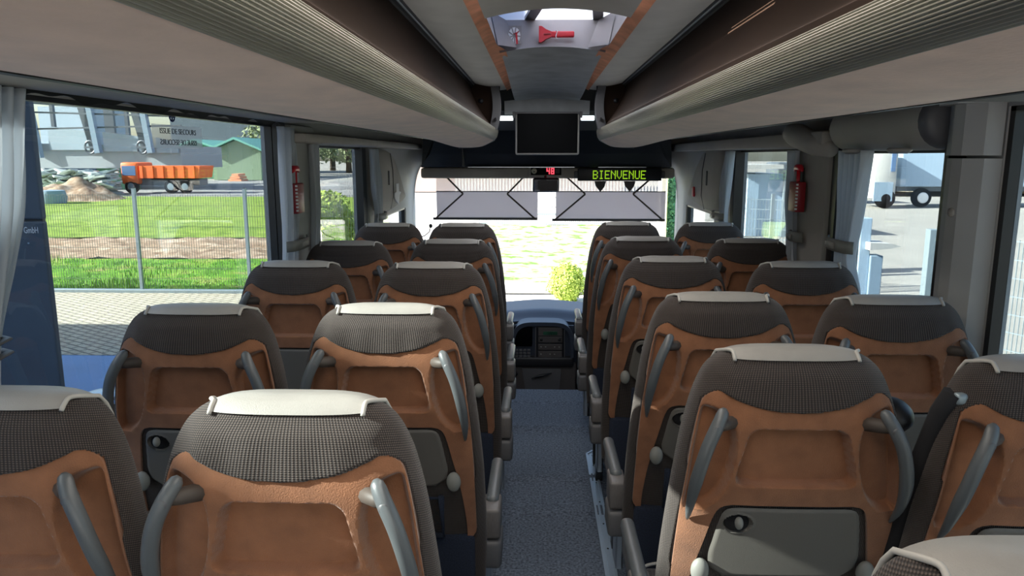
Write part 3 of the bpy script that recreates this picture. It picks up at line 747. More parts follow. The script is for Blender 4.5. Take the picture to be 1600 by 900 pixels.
def make_seat(arm):
    """arm: +1 armrest to the right of the seat, -1 to the left"""
    root = thing('coach_seat', 'seat', 'seat', (0, 0, 0))
    body_mesh().build('backrest', 'fabric', root, smooth=True, uv=lambda c: (c.x + c.y * max(-1, min(1, c.x / .2)), c.z + .3 * c.y))
    make_shell(root)
    # leather head strip
    hc = MB(); NS = 20; P = [strip_path(lerp(-.118, .118, i / NS), .018, .20, .0045) for i in range(NS + 1)]
    kk = len(P[0]); hc.add([p for c in P for p in c], [(i * kk + j, i * kk + j + 1, (i + 1) * kk + j + 1, (i + 1) * kk + j) for i in range(NS) for j in range(kk - 1)])
    h = hc.build('headrest_cover', 'leather', root, smooth=True)
    for s in (-1, 1): MB().tube([p + Vector((s * .002, 0, 0)) for p in strip_path(s * .118, .021, .20, .005)], .0038, 8).build('piping', 'piping', h, smooth=True)
    # grab handles
    for s in (-1, 1):
        pts = []; rr = []
        ctrl = [(.148, .098, -.088), (.163, .125, -.104), (.181, .165, -.111), (.194, .215, -.107), (.201, .262, -.094), (.203, .305, -.075), (.201, .345, -.048)]
        for i in range(25):
            t = i / 24 * 6; k = min(5, int(t)); f = t - k
            p0, p1, p2, p3 = [Vector(ctrl[max(0, min(6, k + q))]) for q in (-1, 0, 1, 2)]
            p = .5 * ((2 * p1) + (-p0 + p2) * f + (2 * p0 - 5 * p1 + 4 * p2 - p3) * f * f + (-p0 + 3 * p1 - 3 * p2 + p3) * f ** 3)
            pts.append((s * p.x, p.y, ZC - p.z if False else ZC - p.y)); pts[-1] = (s * p.x, p.z, ZC - p.y)
            q = i / 24; rr.append(.0124 * interp(q, [0, .03, .08, .2, .6, .85, 1.0], [.35, .75, .92, 1.0, 1.0, .62, .22]))
        hd_ = MB().tube(pts, rr, 12, flat=1.05, axis=(0, 1, 0)).build('grab_handle', 'handle_grey', root, smooth=True)
        MB().tube([(s * .118, yback(.118, .130) + .016, ZC - .134), (s * .150, -.088, ZC - .130), (s * .166, -.100, ZC - .130)], [.015, .013, .010], 10).build('mount_stub', 'stub_brown', hd_, smooth=True)
        MB().lathe([(0, -.0012), (.0078, -.0010), (.0082, .004)], (s * .165, -.1155, ZC - .131), 18, axis='y').build('screw_cover', 'arm_cap', hd_, smooth=True)
    # cloth behind the tray, seen as a black rim
    lin = MB(); rows = [.296, .30, .305, .32, .34, .40, .47, .55, .66]
    lin.grid(lambda u, v: ((u * 2 - 1) * (Icut(max(.305, rows[round(v * 8)])) + .012), yback((u * 2 - 1) * Icut(max(.305, rows[round(v * 8)])), rows[round(v * 8)]) + .006, ZC - rows[round(v * 8)]), 16, 8)
    lin.build('back_liner', 'fabric', root, smooth=True, uv=lambda c: (c.x, c.z))
    # folding tray
    y0t, y1t = yb(.315) - .006, yb(.485) - .010
    def thw(dz): return smooth_interp(dz, [.312, .3145, .320, .330, .40, .43, .455, .485], [.104, .120, .129, .135, .148, .152, .150, .118])
    def tray(u, v):
        dz = lerp(.312, .485, v ** 1.15); x = (u * 2 - 1) * thw(dz)
        y = lerp(y0t, y1t, (dz - .315) / .17) + .006 * (x / .15) ** 2
        e = math.hypot((x + .103) / .027, (dz - .349) / .021); y += .012 * sstep(1.06, .92, e) - .0022 * sstep(1.25, 1.12, e) * sstep(.94, 1.06, e)
        ed = min(thw(dz) - abs(x), dz - .312, .485 - dz); y += .004 * sstep(.007, 0, ed)
        return (x, y, ZC - dz)
    tb = MB().grid(tray, 84, 56)
    tb.grid(lambda u, v: ((u * 2 - 1) * thw(lerp(.312, .485, v)), lerp(y0t, y1t, v) + .018, ZC - lerp(.312, .485, v)), 12, 8)
    tr_ = tb.build('tray_table', 'tray_grey', root, smooth=True, angle=60)
    MB().lathe([(0, 0), (.024, .0), (.025, .003)], (0, 0, 0), 24, M4=Matrix.Translation((-.103, lerp(y0t, y1t, .2) + .0088, ZC - .349)) @ Matrix.Diagonal((1, 1, .78, 1)) , axis='y').build('latch_recess', 'black_cloth', tr_, smooth=True)
    MB().ball((-.103, lerp(y0t, y1t, .18) - .006, ZC - .343), .0085, .010, .013).build('latch', 'knob_grey', tr_, smooth=True)
    for s in (-1, 1): MB().ball((s * .168, yb(.47) - .012, ZC - .466), .019, .014, .027).build('hinge_cap', 'knob_grey', tr_, smooth=True)
    # net pocket in its dark frame
    nb = MB(); nz0, nz1 = .52, .645; hw = .128
    def npt(x, dz): return (x, yb(dz) - .012, ZC - dz)
    for k in range(-9, 19):
        for sg in (1, -1):
            pts = []
            for i in range(9):
                dz = lerp(nz0, nz1, i / 8); x = -hw + k * .026 + sg * (dz - nz0) * .75 + (0 if sg > 0 else .10)
                if -hw <= x <= hw: pts.append(npt(x, dz))
            if len(pts) > 2: nb.tube(pts, .0011, 4)
    net = nb.build('net_pocket', 'black_plastic', root)
    fr = MB(); fr.tube([npt(-hw - .004, nz0 - .005), npt(-hw - .004, nz1), npt(hw + .004, nz1), npt(hw + .004, nz0 - .005)], .009, 8); fr.bar(npt(-hw, nz0), npt(hw, nz0), .006)
    fr.build('pocket_frame', 'navy_cloth', net, smooth=True)
    # lower back, cushion, pedestal
    MB().rbox((-.215, .03, .40), (.215, .075, ZC - .655), .015).build('lower_back_panel', 'navy_cloth', root, smooth=True)
    cu = MB().rbox((-.228, .10, .40), (.228, .56, .525), .045, 4).build('seat_cushion', 'seat_fabric', root, smooth=True, uv=lambda c: (c.x, c.y + c.z))
    pp_ = []
    for i in range(40):
        a = 2 * PI * i / 40; c, s = math.cos(a), math.sin(a)
        pp_.append((.215 * math.copysign(abs(c) ** .35, c), .345 + .225 * math.copysign(abs(s) ** .35, s), .519))
    MB().tube(pp_, .005, 6, closed=True).build('piping', 'piping', cu, smooth=True)
    pd = MB(); pd.box((-.20, .12, .34), (.20, .50, .40)); pd.bar((-.16, .16, .37), (-.16, .22, .0), .035, .06); pd.bar((.16, .16, .37), (.16, .22, .0), .035, .06)
    pd.bar((-.16, .46, .37), (-.16, .42, .0), .035, .05); pd.bar((.16, .46, .37), (.16, .42, .0), .035, .05)
    pd.build('pedestal', 'black_plastic', root)
    if arm:
        x0 = arm * .256
        a_ = MB(); a_.rbox((x0 - .026, .112, .614), (x0 + .026, .225, .706), .010, 3); a_.rbox((x0 - .014, .19, .628), (x0 + .014, .43, .69), .008, 2)
        ar = a_.build('armrest', 'arm_grey', root, smooth=True, angle=50)
        MB().rbox((x0 - .029, .108, .522), (x0 + .029, .235, .609), .014, 3).build('end_cap', 'arm_cap', ar, smooth=True, angle=50)
        MB().rbox((x0 - .019, .165, .684), (x0 + .019, .46, .722), .016, 4).build('arm_pad', 'handle_grey', ar, smooth=True)
        MB().rbox((x0 - .012 - arm * .02, .20, .36), (x0 + .012 - arm * .02, .30, .55), .005).build('arm_bracket', 'metal', ar)
    return root
kinds = {'r': make_seat(1), 'l': make_seat(-1), 'n': make_seat(0)}
used = {}
def seat(kind, x, y, label, group, lean=0.0):
    src = kinds[kind]
    o = src if kind not in used else copy_tree(src)
    used[kind] = 1
    o.location = (x, y, 0); o.rotation_euler = (lean, 0, 0); o['label'] = label; o['group'] = group
    o.name = 'coach_seat'; return o
rowname = ['nearest row in full view', 'second row', 'third row', 'fourth row', 'foremost row by the windscreen']
fm = 'suede-backed coach seat'
GRP = 'coach seats in rows either side of the aisle'
seats = {}
LA = [(-.388, 1.107, 'left of the aisle, closest to the camera'), (-.386, 1.84, 'left of the aisle, second from the camera'), (-.382, 2.604, 'left of the aisle, third from the camera'), (-.392, 3.345, 'left of the aisle, fourth from the camera'), (-.428, 4.16, 'left of the aisle, foremost, before the windscreen')]
LWs = [(-.865, 1.112, 'at the left window, cut by the left edge of the photo'), (-.868, 1.815, 'at the left window, beside the round-tray stand outside'), (-.872, 2.615, 'at the left window, third from the camera'), (-.850, 3.26, 'at the left window, fourth from the camera'), (-.850, 4.15, 'at the left window, foremost, beside the cream wall cover')]
RA = [(.505, 1.441, 'right of the aisle, whole grey folding tray in view'), (.508, 2.033, 'right of the aisle, sunlit along its left edge'), (.506, 2.79, 'right of the aisle, third full seat from the camera'), (.490, 3.488, 'right of the aisle, fourth full seat from the camera'), (.512, 4.28, 'right of the aisle, foremost, before the windscreen')]
RWs = [(.968, 1.376, 'at the right edge of the photo, black belt strap at its shoulder'), (.962, 2.002, 'at the right window beside the broad grey pillar'), (.955, 2.668, 'at the right window beside the tied-back curtain'), (.975, 3.424, 'at the right window, in front of the red hammer pillar'), (.980, 4.255, 'at the right window, foremost, beside the cream wall cover')]
for i, (x, y, t) in enumerate(LA): seats['LA%d' % i] = seat('r', x, y, fm + ', ' + t, GRP)
for i, (x, y, t) in enumerate(RA): seats['RA%d' % i] = seat('l', x, y, fm + ', ' + t, GRP)
for i, (x, y, t) in enumerate(LWs): seats['LW%d' % i] = seat('n', x, y, fm + ', ' + t, GRP)
for i, (x, y, t) in enumerate(RWs): seats['RW%d' % i] = seat('n', x, y, fm + ', ' + t, GRP)
seat('l', .500, .665, 'coach seat showing only its headrest top in the bottom right corner', GRP)
seat_belt(seats['RA0'], 1, 'guide'); seat_belt(seats['RW0'], -1, 'strap')
seat_belt(seats['LA4'], -1, 'guide'); seat_belt(seats['LW4'], 1, 'guide'); seat_belt(seats['RA4'], 1, 'guide'); seat_belt(seats['RW4'], -1, 'guide')
# ================================================================== THINGS IN THE COACH
def noise_(x, y=0, z=0): return noise.noise(Vector((x, y, z)))
def curtain(name, label, xw, sgn, segs, folds, group='grey pleated window curtains'):
    """a gathered cloth: segs = (z, y_near, y_far) from the rail down; sgn = the way into the coach"""
    zs = [s[0] for s in segs][::-1]; a = [s[1] for s in segs][::-1]; c = [s[2] for s in segs][::-1]
    def f(u, v):
        z = lerp(segs[0][0], segs[-1][0], v); y0 = smooth_interp(z, zs, a); y1 = smooth_interp(z, zs, c); w = abs(y1 - y0)
        amp = .010 + .05 * w
        return (xw + sgn * (.030 + amp * math.sin(u * folds * 2 * PI + .6 * math.sin(v * 5)) + .006 * math.sin(u * 31 + v * 3)), lerp(y0, y1, u), z)
    o = MB().grid(f, folds * 14, 50).build(name, 'curtain_cloth', smooth=True, fix=False)
    so = o.modifiers.new('thickness', 'SOLIDIFY'); so.thickness = .002
    return tag(o, label, 'curtain', group)
curtain('curtain', 'pale pleated curtain at the left edge of the photo, tied back over the nearest window', -1.10, 1, [(1.835, 1.20, 1.535), (1.6, 1.22, 1.485), (1.48, 1.24, 1.435), (1.33, 1.27, 1.375), (1.2, 1.26, 1.36), (.85, 1.24, 1.34)], 9)
curtain('curtain', 'blue-grey curtain hanging before the red hammer holder on the left pillar', -1.10, 1, [(1.82, 3.03, 3.26), (1.5, 3.03, 3.24), (1.33, 3.03, 3.20), (1.2, 3.02, 3.20), (.85, 3.0, 3.20)], 3)
curtain('curtain', 'dark grey bunched curtain behind the red hammer holder on the left pillar', -1.085, 1, [(1.755, 3.42, 3.53), (1.5, 3.42, 3.52), (1.33, 3.40, 3.48), (1.2, 3.38, 3.50), (.85, 3.36, 3.52)], 2)
curtain('curtain', 'blue curtain beside the cream wall cover on the left side', -1.10, 1, [(1.745, 4.70, 4.94), (1.5, 4.72, 4.98), (1.33, 4.80, 4.98), (1.2, 4.78, 5.0), (.85, 4.75, 5.0)], 3)
curtain('curtain', 'blue curtain beside the cream wall cover on the right side', 1.20, -1, [(1.73, 4.52, 4.74), (1.5, 4.58, 4.80), (1.33, 4.62, 4.78), (1.2, 4.62, 4.80), (.85, 4.6, 4.82)], 3)
curtain('curtain', 'narrow grey curtain beside the hammer on the right pillar', 1.18, -1, [(1.725, 3.34, 3.50), (1.5, 3.34, 3.47), (1.33, 3.32, 3.42), (1.2, 3.30, 3.42), (.85, 3.28, 3.44)], 2)
curtain('curtain', 'wide blue-grey curtain tied back on the right, between the two front pillars', 1.17, -1, [(1.72, 2.62, 2.86), (1.6, 2.64, 2.85), (1.42, 2.68, 2.83), (1.34, 2.70, 2.83), (1.2, 2.62, 2.83), (.85, 2.55, 2.83)], 5)
def tieback(x, y0, y1, z, label, sgn):
    t = thing('curtain_tieback', label, 'curtain clip', (x, (y0 + y1) / 2, z - .03), group='grey plastic curtain clips')
    def pr(o): o.parent = t; o.matrix_parent_inverse = Matrix.Translation(t.location).inverted(); return o
    pts = [(x - sgn * .02, y1, z), (x + sgn * .015, lerp(y1, y0, .3), z), (x + sgn * .02, lerp(y1, y0, .6), z), (x + sgn * .012, lerp(y1, y0, .9), z), (x - sgn * .01, y0, z)]
    o = pr(MB().grid(lambda u, v: (Vector(pts[round(u * 4)]) + Vector((0, 0, (v - .5) * .045))), 4, 1).build('strap', 'knob_grey', smooth=True, fix=False))
    m = o.modifiers.new('thickness', 'SOLIDIFY'); m.thickness = .006
    pr(MB().rbox((x + sgn * .018, lerp(y0, y1, .35), z - .013), (x + sgn * .028, lerp(y0, y1, .62), z + .010), .004).build('button', 'leather', smooth=True))
    return t
tieback(-1.045, 3.03, 3.33, 1.325, 'grey plastic clip holding the curtains on the left pillar', 1)
tieback(-1.05, 4.80, 5.08, 1.305, 'small grey clip on the curtain beside the left wall cover', 1)
tieback(1.115, 2.66, 2.92, 1.375, 'grey plastic clip round the wide tied-back curtain on the right', -1)
tieback(1.14, 3.24, 3.40, 1.35, 'small grey clip under the hammer on the right pillar', -1)
tieback(1.14, 4.64, 4.95, 1.325, 'small grey clip on the curtain beside the right wall cover', -1)
for zz in (1.345, 1.318):
    tag(MB().tube([(-1.06, 1.23, zz), (-1.03, 1.31, zz), (-1.045, 1.375, zz), (-1.075, 1.39, zz)], .009, 8, flat=.5, axis=(1, 0, 0)).build('curtain_band', 'arm_grey', smooth=True),
        '%s brown band round the gathered curtain at the left edge' % ('upper' if zz > 1.33 else 'lower'), 'curtain band', 'brown bands on the near curtain')

# emergency hammers in their red toothed holders
def hammer(x, y, z, sgn, label):
    t = thing('emergency_hammer', label, 'hammer', (x, y, z))
    hb = MB().rbox((-.02, -.05, -.20), (.02, .05, -.07), .005)
    h = hb.build('holder', 'dark_red', t, smooth=True, angle=40)
    tb = MB()
    for k in range(8): tb.box((-.004 * sgn + sgn * -.019, -.054, -.19 + k * .015), (.004 * sgn + sgn * -.019, -.046, -.182 + k * .015))
    tb.build('holder_teeth', 'white', h)
    MB().tube([(0, 0, -.10), (0, 0, -.02)], .008, 10).build('grip', 'red_plastic', t, smooth=True)
    MB().tube([(0, -.045, -.022), (0, -.02, -.008), (0, .02, -.008), (0, .04, -.018)], [.006, .014, .014, .009], 10).build('hammer_head', 'red_plastic', t, smooth=True)
    MB().rbox((sgn * .012, .0, -.10), (sgn * .026, .045, -.01), .004).build('back_plate', 'black_plastic', t)
    return t
hammer(-1.055, 3.19, 1.655, -1, 'red emergency hammer in a toothed holder on the left pillar')
hammer(1.135, 3.30, 1.66, 1, 'red emergency hammer in a toothed holder on the right pillar')
# red hammer tied flat in the hatch, and its sticker
hf = lambda u, v: at(u, v, y=3.30)
t = thing('hatch_hammer', 'bright red emergency hammer tied flat in the ceiling hatch', 'hammer', hf(868, 55))
def pr(o): o.parent = t; o.matrix_parent_inverse = Matrix.Translation(t.location).inverted(); return o
zc = hf(868, 55).z; a = hf(842, 55).x; c = hf(897, 55).x; L = c - a
b = MB(); yy = 3.285
b.prism([(a, zc - .033), (a + .012, zc - .033), (a + .03, zc - .020), (a + .055, zc - .010), (a + .055, zc + .010), (a + .03, zc + .020), (a + .012, zc + .033), (a, zc + .033)], yy - .018, yy + .01, 'y')
pr(b.build('hammer_head', 'red_plastic'))
pr(MB().rbox((a + .05, yy - .016, zc - .0125), (c, yy + .008, zc + .0125), .006, 3).build('grip', 'red_plastic', smooth=True))
pr(MB().rbox((a + .02, yy - .022, zc - .003), (a + .05, yy - .016, zc + .003), .002).build('rib', 'dark_red'))
pr(MB().tube([(a + .075 + .003 * math.sin(i), yy - .018 + .03 * (math.cos(i * PI / 6) < -.5), zc + .017 * math.sin(i * PI / 6)) for i in range(12)], .0018, 6, closed=True).build('tie_string', 'white'))
q0, q1 = hf(795, 70), hf(815, 42)
t2 = thing('hammer_sticker', 'small white and red hammer pictogram sticker in the ceiling hatch', 'sticker', hf(805, 56))
def pr2(o): o.parent = t2; o.matrix_parent_inverse = Matrix.Translation(t2.location).inverted(); return o
pr2(MB().box((q0.x, 3.272, q0.z), (q1.x, 3.276, q1.z)).build('backing', 'hatch_lining'))
b = MB(); cxs, czs = q0.x + (q1.x - q0.x) * .45, q0.z + (q1.z - q0.z) * .45; hw_, hh_ = (q1.x - q0.x) / 2, (q1.z - q0.z) / 2
for k in range(9):
    a0 = k * 2 * PI / 9; a1 = a0 + 2 * PI / 9 * .72
    b.add([(cxs + .006 * math.cos((a0 + a1) / 2), 3.2700, czs + .006 * math.sin((a0 + a1) / 2)), (cxs + hw_ * .95 * math.cos(a0), 3.2700, czs + hh_ * .95 * math.sin(a0)), (cxs + hw_ * .95 * math.cos(a1), 3.2700, czs + hh_ * .95 * math.sin(a1))], [(0, 1, 2)])
pr2(b.build('burst', 'white', fix=False))
b = MB(); b.bar((cxs + .012, 3.2685, czs - .035), (cxs + .008, 3.2685, czs + .012), .008, .001); b.bar((cxs - .004, 3.268, czs + .006), (cxs + .020, 3.268, czs + .016), .012, .001)
pr2(b.build('pictogram', 'red_plastic'))

# air duct over the right window and its two round nozzles, swept bracket
d = struct('trim_22', MB().tube([(1.185, y, 1.802) for y in (2.24, 2.26, 2.6, 2.9, 2.96)], [.082, .084, .084, .082, .060], 24), 'trim_beige', smooth=True, angle=60)
MB().tube([(1.185, y, 1.802) for y in (2.205, 2.207, 2.212, 2.222, 2.24)], [.003, .045, .066, .077, .0815], 24).build('duct_end', 'arm_cap', d, smooth=True, angle=60)
br_ = MB(); ctrl = [(1.165, 3.50, 1.80), (1.14, 3.42, 1.80), (1.12, 3.28, 1.785), (1.13, 3.10, 1.745), (1.15, 2.99, 1.725)]
br_.tube(ctrl, [.03, .045, .052, .045, .03], 14); struct('trim_23', br_, 'trim_beige', smooth=True)
def nozzle(c, n, label):
    t = thing('air_nozzle', label, 'air vent', c, group='round air nozzles in the right duct')
    MB().lathe([(.030, .004), (.036, 0), (.036, -.006), (.024, -.014), (.020, -.006), (0, -.004)], (0, 0, 0), 24).build('ring', 'leather', t, smooth=True)
    b = MB()
    for k in range(5): b.box((-.019, -.016 + k * .007, -.012), (.019, -.013 + k * .007, -.006))
    b.build('louvre', 'arm_cap', t); return t
nozzle((1.115, 2.70, 1.722), 0, 'round air nozzle right above the tied-back curtain')
nozzle((1.115, 2.36, 1.722), 1, 'round air nozzle in the duct nearer the broad pillar')

# emergency exit stickers on the left window
t = thing('exit_sticker', 'pale sticker reading ISSUE DE SECOURS on the left window', 'sticker', at(278, 215, x=-1.155), group=None)
def pr(o): o.parent = t; o.matrix_parent_inverse = Matrix.Translation(t.location).inverted(); return o
p0, p1 = at(243, 231, x=-1.155), at(313, 201, x=-1.155)
sheer('label_film', (.70, .73, .73), .62)
pr(MB().box((-1.1575, p0.y - .01, p0.z), (-1.1565, p1.y + .01, p1.z + .004)).build('film', 'label_film'))
rot = Matrix.Rotation(R(90), 4, 'Z') @ Matrix.Rotation(R(90), 4, 'X')
ym = (p0.y + p1.y) / 2; H = p1.z - p0.z
pr(text('lettering', 'ISSUE DE SECOURS', 'ink', H * .36, (-1.1555, ym, p0.z + H * .76), rot, xs=1.18))
pr(text('mirrored_lettering', 'ISSUE DE SECOURS', 'ink', H * .36, (-1.1555, ym, p0.z + H * .26), rot @ Matrix.Diagonal((-1, 1, 1, 1)), xs=1.18))
t = thing('round_emblem', 'small dark blue round emblem sticker on the left window above the lettering', 'sticker', at(269, 181, x=-1.155))
def pr(o): o.parent = t; o.matrix_parent_inverse = Matrix.Translation(t.location).inverted(); return o
c = at(269, 181, x=-1.155)
b = MB(); b.tube([(-1.156, c.y + .017 * math.cos(k * PI / 12), c.z + .017 * math.sin(k * PI / 12)) for k in range(24)], .0025, 6, closed=True); pr(b.build('ring', 'ink_blue'))
b = MB(); b.box((-1.157, c.y - .003, c.z - .016), (-1.155, c.y + .003, c.z + .010)); b.box((-1.157, c.y - .012, c.z - .006), (-1.155, c.y - .008, c.z + .012)); b.box((-1.157, c.y + .008, c.z - .006), (-1.155, c.y + .012, c.z + .012)); pr(b.build('symbol', 'ink_blue'))

# television under the front arch
t = thing('television', 'flat black screen in a grey frame hanging under the front ceiling arch', 'television', (.057, 5.2, 1.99))
MB().rbox((-.222, -.012, -.282), (.222, .022, 0), .018, 3).build('frame', 'trim_grey', t, smooth=True, angle=40)
MB().rbox((-.208, -.018, -.268), (.208, -.008, -.002), .004, 2).build('screen', 'screen_black', t)
b = MB(); b.box((-.24, -.01, -.03), (-.222, .02, .012)); b.box((.222, -.01, -.03), (.24, .02, .012)); b.rbox((-.23, -.01, -.005), (.23, .10, .010), .004); b.build('hinge_bar', 'arm_cap', t)
for s in (-1, 1):
    t = thing('cab_lamp', 'small white glowing lamp just %s of the hanging screen' % ('left' if s < 0 else 'right'), 'lamp', (CX + s * .288, 5.36, 1.966), group='white lamps beside the screen')
    MB().rbox((-.048, -.010, -.016), (.048, .006, .016), .005).build('diffuser', 'lamp_white', t)
    MB().rbox((-.052, .004, -.022), (.052, .02, .022), .004).build('housing', 'black_plastic', t)
# number display
t = thing('number_display', 'small display showing 48 in red on the beige bar over the windscreen', 'display', (.058, 6.40, 1.575))
MB().rbox((-.152, -.02, -.048), (.152, .01, .044), .008).build('housing', 'trim_beige', t)
MB().box((-.125, -.024, -.034), (.135, -.018, .032)).build('window', 'screen_black', t)
MB().lathe([(0, -.006), (.022, -.005), (.024, 0)], (-.098, -.022, 0), 20, axis='y').build('sensor', 'cream', t, smooth=True)
MB().lathe([(0, -.009), (.009, -.008), (.010, -.004)], (-.098, -.022, -.004), 3, axis='y').build('sensor_mark', 'black_plastic', t)
def seg7(ch, x, z, w, h, th):
    S = {'4': 'fgbc', '8': 'abcdefg'}[ch]; b = MB(); y0, y1 = -.027, -.0245
    P = {'a': ((x, z + h), (x + w, z + h)), 'b': ((x + w, z + h / 2), (x + w, z + h)), 'c': ((x + w, z), (x + w, z + h / 2)), 'd': ((x, z), (x + w, z)), 'e': ((x, z), (x, z + h / 2)), 'f': ((x, z + h / 2), (x, z + h)), 'g': ((x, z + h / 2), (x + w, z + h / 2))}
    for k in S:
        (ax, az), (cx_, cz_) = P[k]; b.box((min(ax, cx_) - th / 2, y0, min(az, cz_) - th / 2), (max(ax, cx_) + th / 2, y1, max(az, cz_) + th / 2))
    return b
seg7('4', .012, -.022, .020, .044, .008).build('digit', 'led_red', t); seg7('8', .050, -.022, .020, .044, .008).build('digit', 'led_red', t)
MB().box((.085, -.027, -.02), (.12, -.024, .02)).build('dark_digit', 'dash_grey', t)
# text display
pc = at(968, 273, y=6.37)
t = thing('text_display', 'long black display reading BIENVENUE in green dots', 'display', (pc.x, 6.37, pc.z))
MB().rbox((-.355, -.02, -.052), (.355, .03, .052), .008).build('housing', 'black_plastic', t, smooth=True, angle=40)
for a_ in (-.385, .35): MB().rbox((a_, -.01, -.03), (a_ + .035, .02, .03), .008).build('end_bracket', 'arm_cap', t)
FONT = {'B': '11110 10001 10001 11110 10001 10001 11110', 'I': '01110 00100 00100 00100 00100 00100 01110', 'E': '11111 10000 10000 11110 10000 10000 11111', 'N': '10001 11001 10101 10011 10001 10001 10001', 'V': '10001 10001 10001 10001 10001 01010 00100', 'U': '10001 10001 10001 10001 10001 10001 01110'}
dots = MB(); px = .00845; w_ = 9 * 6 - 1
for k, ch in enumerate('BIENVENUE'):
    for r_, row in enumerate(FONT[ch].split()):
        for c_, on in enumerate(row):
            if on == '1':
                x = (k * 6 + c_ - w_ / 2) * px; z = (3 - r_) * .0105
                dots.box((x - px * .40, -.0235, z - .0040), (x + px * .40, -.0205, z + .0040))
dots.build('lit_letters', 'led_green', t)
# small grey hanging flags under the text display
for k, u in enumerate((938, 984)):
    p = at(u, 283, y=6.42); q = at(u, 300, y=6.42); w_ = .05
    tag(MB().prism([(p.x - w_, p.z), (p.x + w_, p.z), (p.x + w_ * .75, lerp(p.z, q.z, .5)), (q.x, q.z), (p.x - w_ * .8, lerp(p.z, q.z, .45))], 6.42, 6.424, 'y').build('pennant', 'dash_grey'),
        'small grey pointed pennant hanging below the %s of the green lettering' % ('left half' if k == 0 else 'right half'), 'pennant', 'pennants under the text display')
# rear-view mirror
t = thing('rear_view_mirror', 'rounded rear-view mirror hanging at the top middle of the windscreen', 'mirror', (.062, 6.30, 1.46))
MB().rbox((-.112, -.01, -.064), (.112, .03, .060), .025, 4).build('housing', 'black_plastic', t, smooth=True)
MB().rbox((-.100, -.016, -.053), (.100, -.006, .049), .004, 3).build('mirror_glass', 'mirror', t)
MB().tube([(0, .02, .03), (0, .08, .06)], .012, 8).build('stem', 'black_plastic', t); t.rotation_euler = (R(9), 0, R(4))
# folding sun blinds on scissor arms
def blind(x0, x1, z1, label):
    t = thing('sun_blind', label, 'sun blind', ((x0 + x1) / 2, 6.46, 1.515), group='folding blinds before the windscreen')
    w = (x1 - x0) / 2; zm = -.118; zb = z1 - 1.515
    MB().box((-w + .03, .000, zm), (w - .0, .003, 0)).build('sheer_upper_cloth', 'blind_sheer', t)
    MB().box((-w + .03, .000, zb), (w - .0, .003, zm)).build('dark_lower_cloth', 'blind_cloth', t)
    MB().bar((-w, -.004, zb), (w, -.004, zb), .016, .022).build('bottom_rail', 'arm_cap', t)
    MB().bar((-w + .03, -.004, zm), (w, -.004, zm), .008, .008).build('middle_rail', 'arm_cap', t)
    for s in (-1, 1):
        MB().bar((s * (w - .13), -.014, 0), (s * w * .42 + s * .0, -.014, zm - .02), .016, .014).build('scissor_arm', 'stub_brown', t)
        MB().bar((s * w * .42, -.022, zm - .02), (s * (w - .02), -.022, zb), .016, .014).build('scissor_arm', 'stub_brown', t)
blind(-.925, -.008, 1.160, 'left grey folding sun blind hanging across the windscreen')
blind(.120, 1.100, 1.152, 'right grey folding sun blind hanging across the windscreen')

# dashboard: centre stack and long top
dsh = thing('dashboard', 'dark dashboard with centre console stack under the windscreen', 'dashboard', (.05, 6.3, -.5))
def pr(o): o.parent = dsh; o.matrix_parent_inverse = Matrix.Translation(dsh.location).inverted(); return o
def dtop(u, v):
    x = lerp(WL + .01, WR - .01, u); y = lerp(6.12, 6.68, v); h = .345 + .035 * math.exp(-((x - .05) / .32) ** 2)
    return (x, y, h - .05 * (1 - sstep(0, .35, v)) + .02 * v)
b = MB().grid(dtop, 50, 14); b.grid(lambda u, v: (dtop(u, 0)[0], 6.12 + .06 * v, lerp(dtop(u, 0)[2], -.05, v)), 50, 6)
pr(b.build('dash_top', 'dash_blue', smooth=True, angle=60))
# console face outline (rounded hood)
def hood(s_, y, r0):
    pts = []
    for i in range(33):
        a = PI * i / 32; c_, s2 = math.cos(a), math.sin(a)
        pts.append((.04 - (.262 * s_) * math.copysign(abs(c_) ** .45, c_), y, .03 + (.325 * s_ - .02) * abs(s2) ** .5))
    return pts
face = hood(1.0, 6.00, 0); inner = hood(.90, 6.00, 0)
b = MB(); K = len(face)
b.add([(p[0], 6.14, p[2] + .01) for p in face] + face + inner + [(p[0], 6.045, p[2]) for p in inner], [(l * K + i, l * K + i + 1, (l + 1) * K + i + 1, (l + 1) * K + i) for l in range(3) for i in range(K - 1)])
b.box((-.222, 6.045, -.02), (.302, 6.06, .30))
con = pr(b.build('console_hood', 'dash_blue', smooth=True, angle=35))
pr(MB().rbox((-.225, 6.00, -.055), (.305, 6.10, .035), .02, 3).build('console_shelf', 'black_plastic', smooth=True))
b = MB().prism([(-.24, -.56), (.31, -.56), (.325, -.04), (-.24, -.04)], 6.03, 6.12, 'y'); lowc = pr(b.build('console_lower', 'dash_grey'))
MB().prism([(-.06, -.56), (.16, -.56), (.20, -.07), (-.13, -.07)], 6.005, 6.04, 'y').build('centre_panel', 'arm_cap', lowc)
MB().tube([(-.05, 5.99, -.15), (.02, 5.985, -.125), (.12, 5.99, -.10)], [.004, .014, .004], 8).build('panel_grip', 'black_plastic', lowc, smooth=True)
MB().lathe([(0, -.012), (.022, -.010), (.026, 0)], (-.19, 6.03, -.12), 16, axis='y').build('rotary_knob', 'black_plastic', lowc, smooth=True)
st = MB().rbox((-.015, 6.015, .015), (.225, 6.05, .300), .02, 3).build('radio_panel', 'black_plastic'); pr(st); 
fr_ = MB().tube([(-.017, 6.012, .29), (-.017, 6.012, .02), (-.008, 6.012, .012), (.218, 6.012, .012), (.227, 6.012, .02), (.222, 6.012, .29)], .0035, 6).build('panel_bezel', 'arm_cap', st)
MB().rbox((.045, 6.006, .225), (.165, 6.016, .255), .004).build('radio_screen', 'dark_hedge', st)
b = MB()
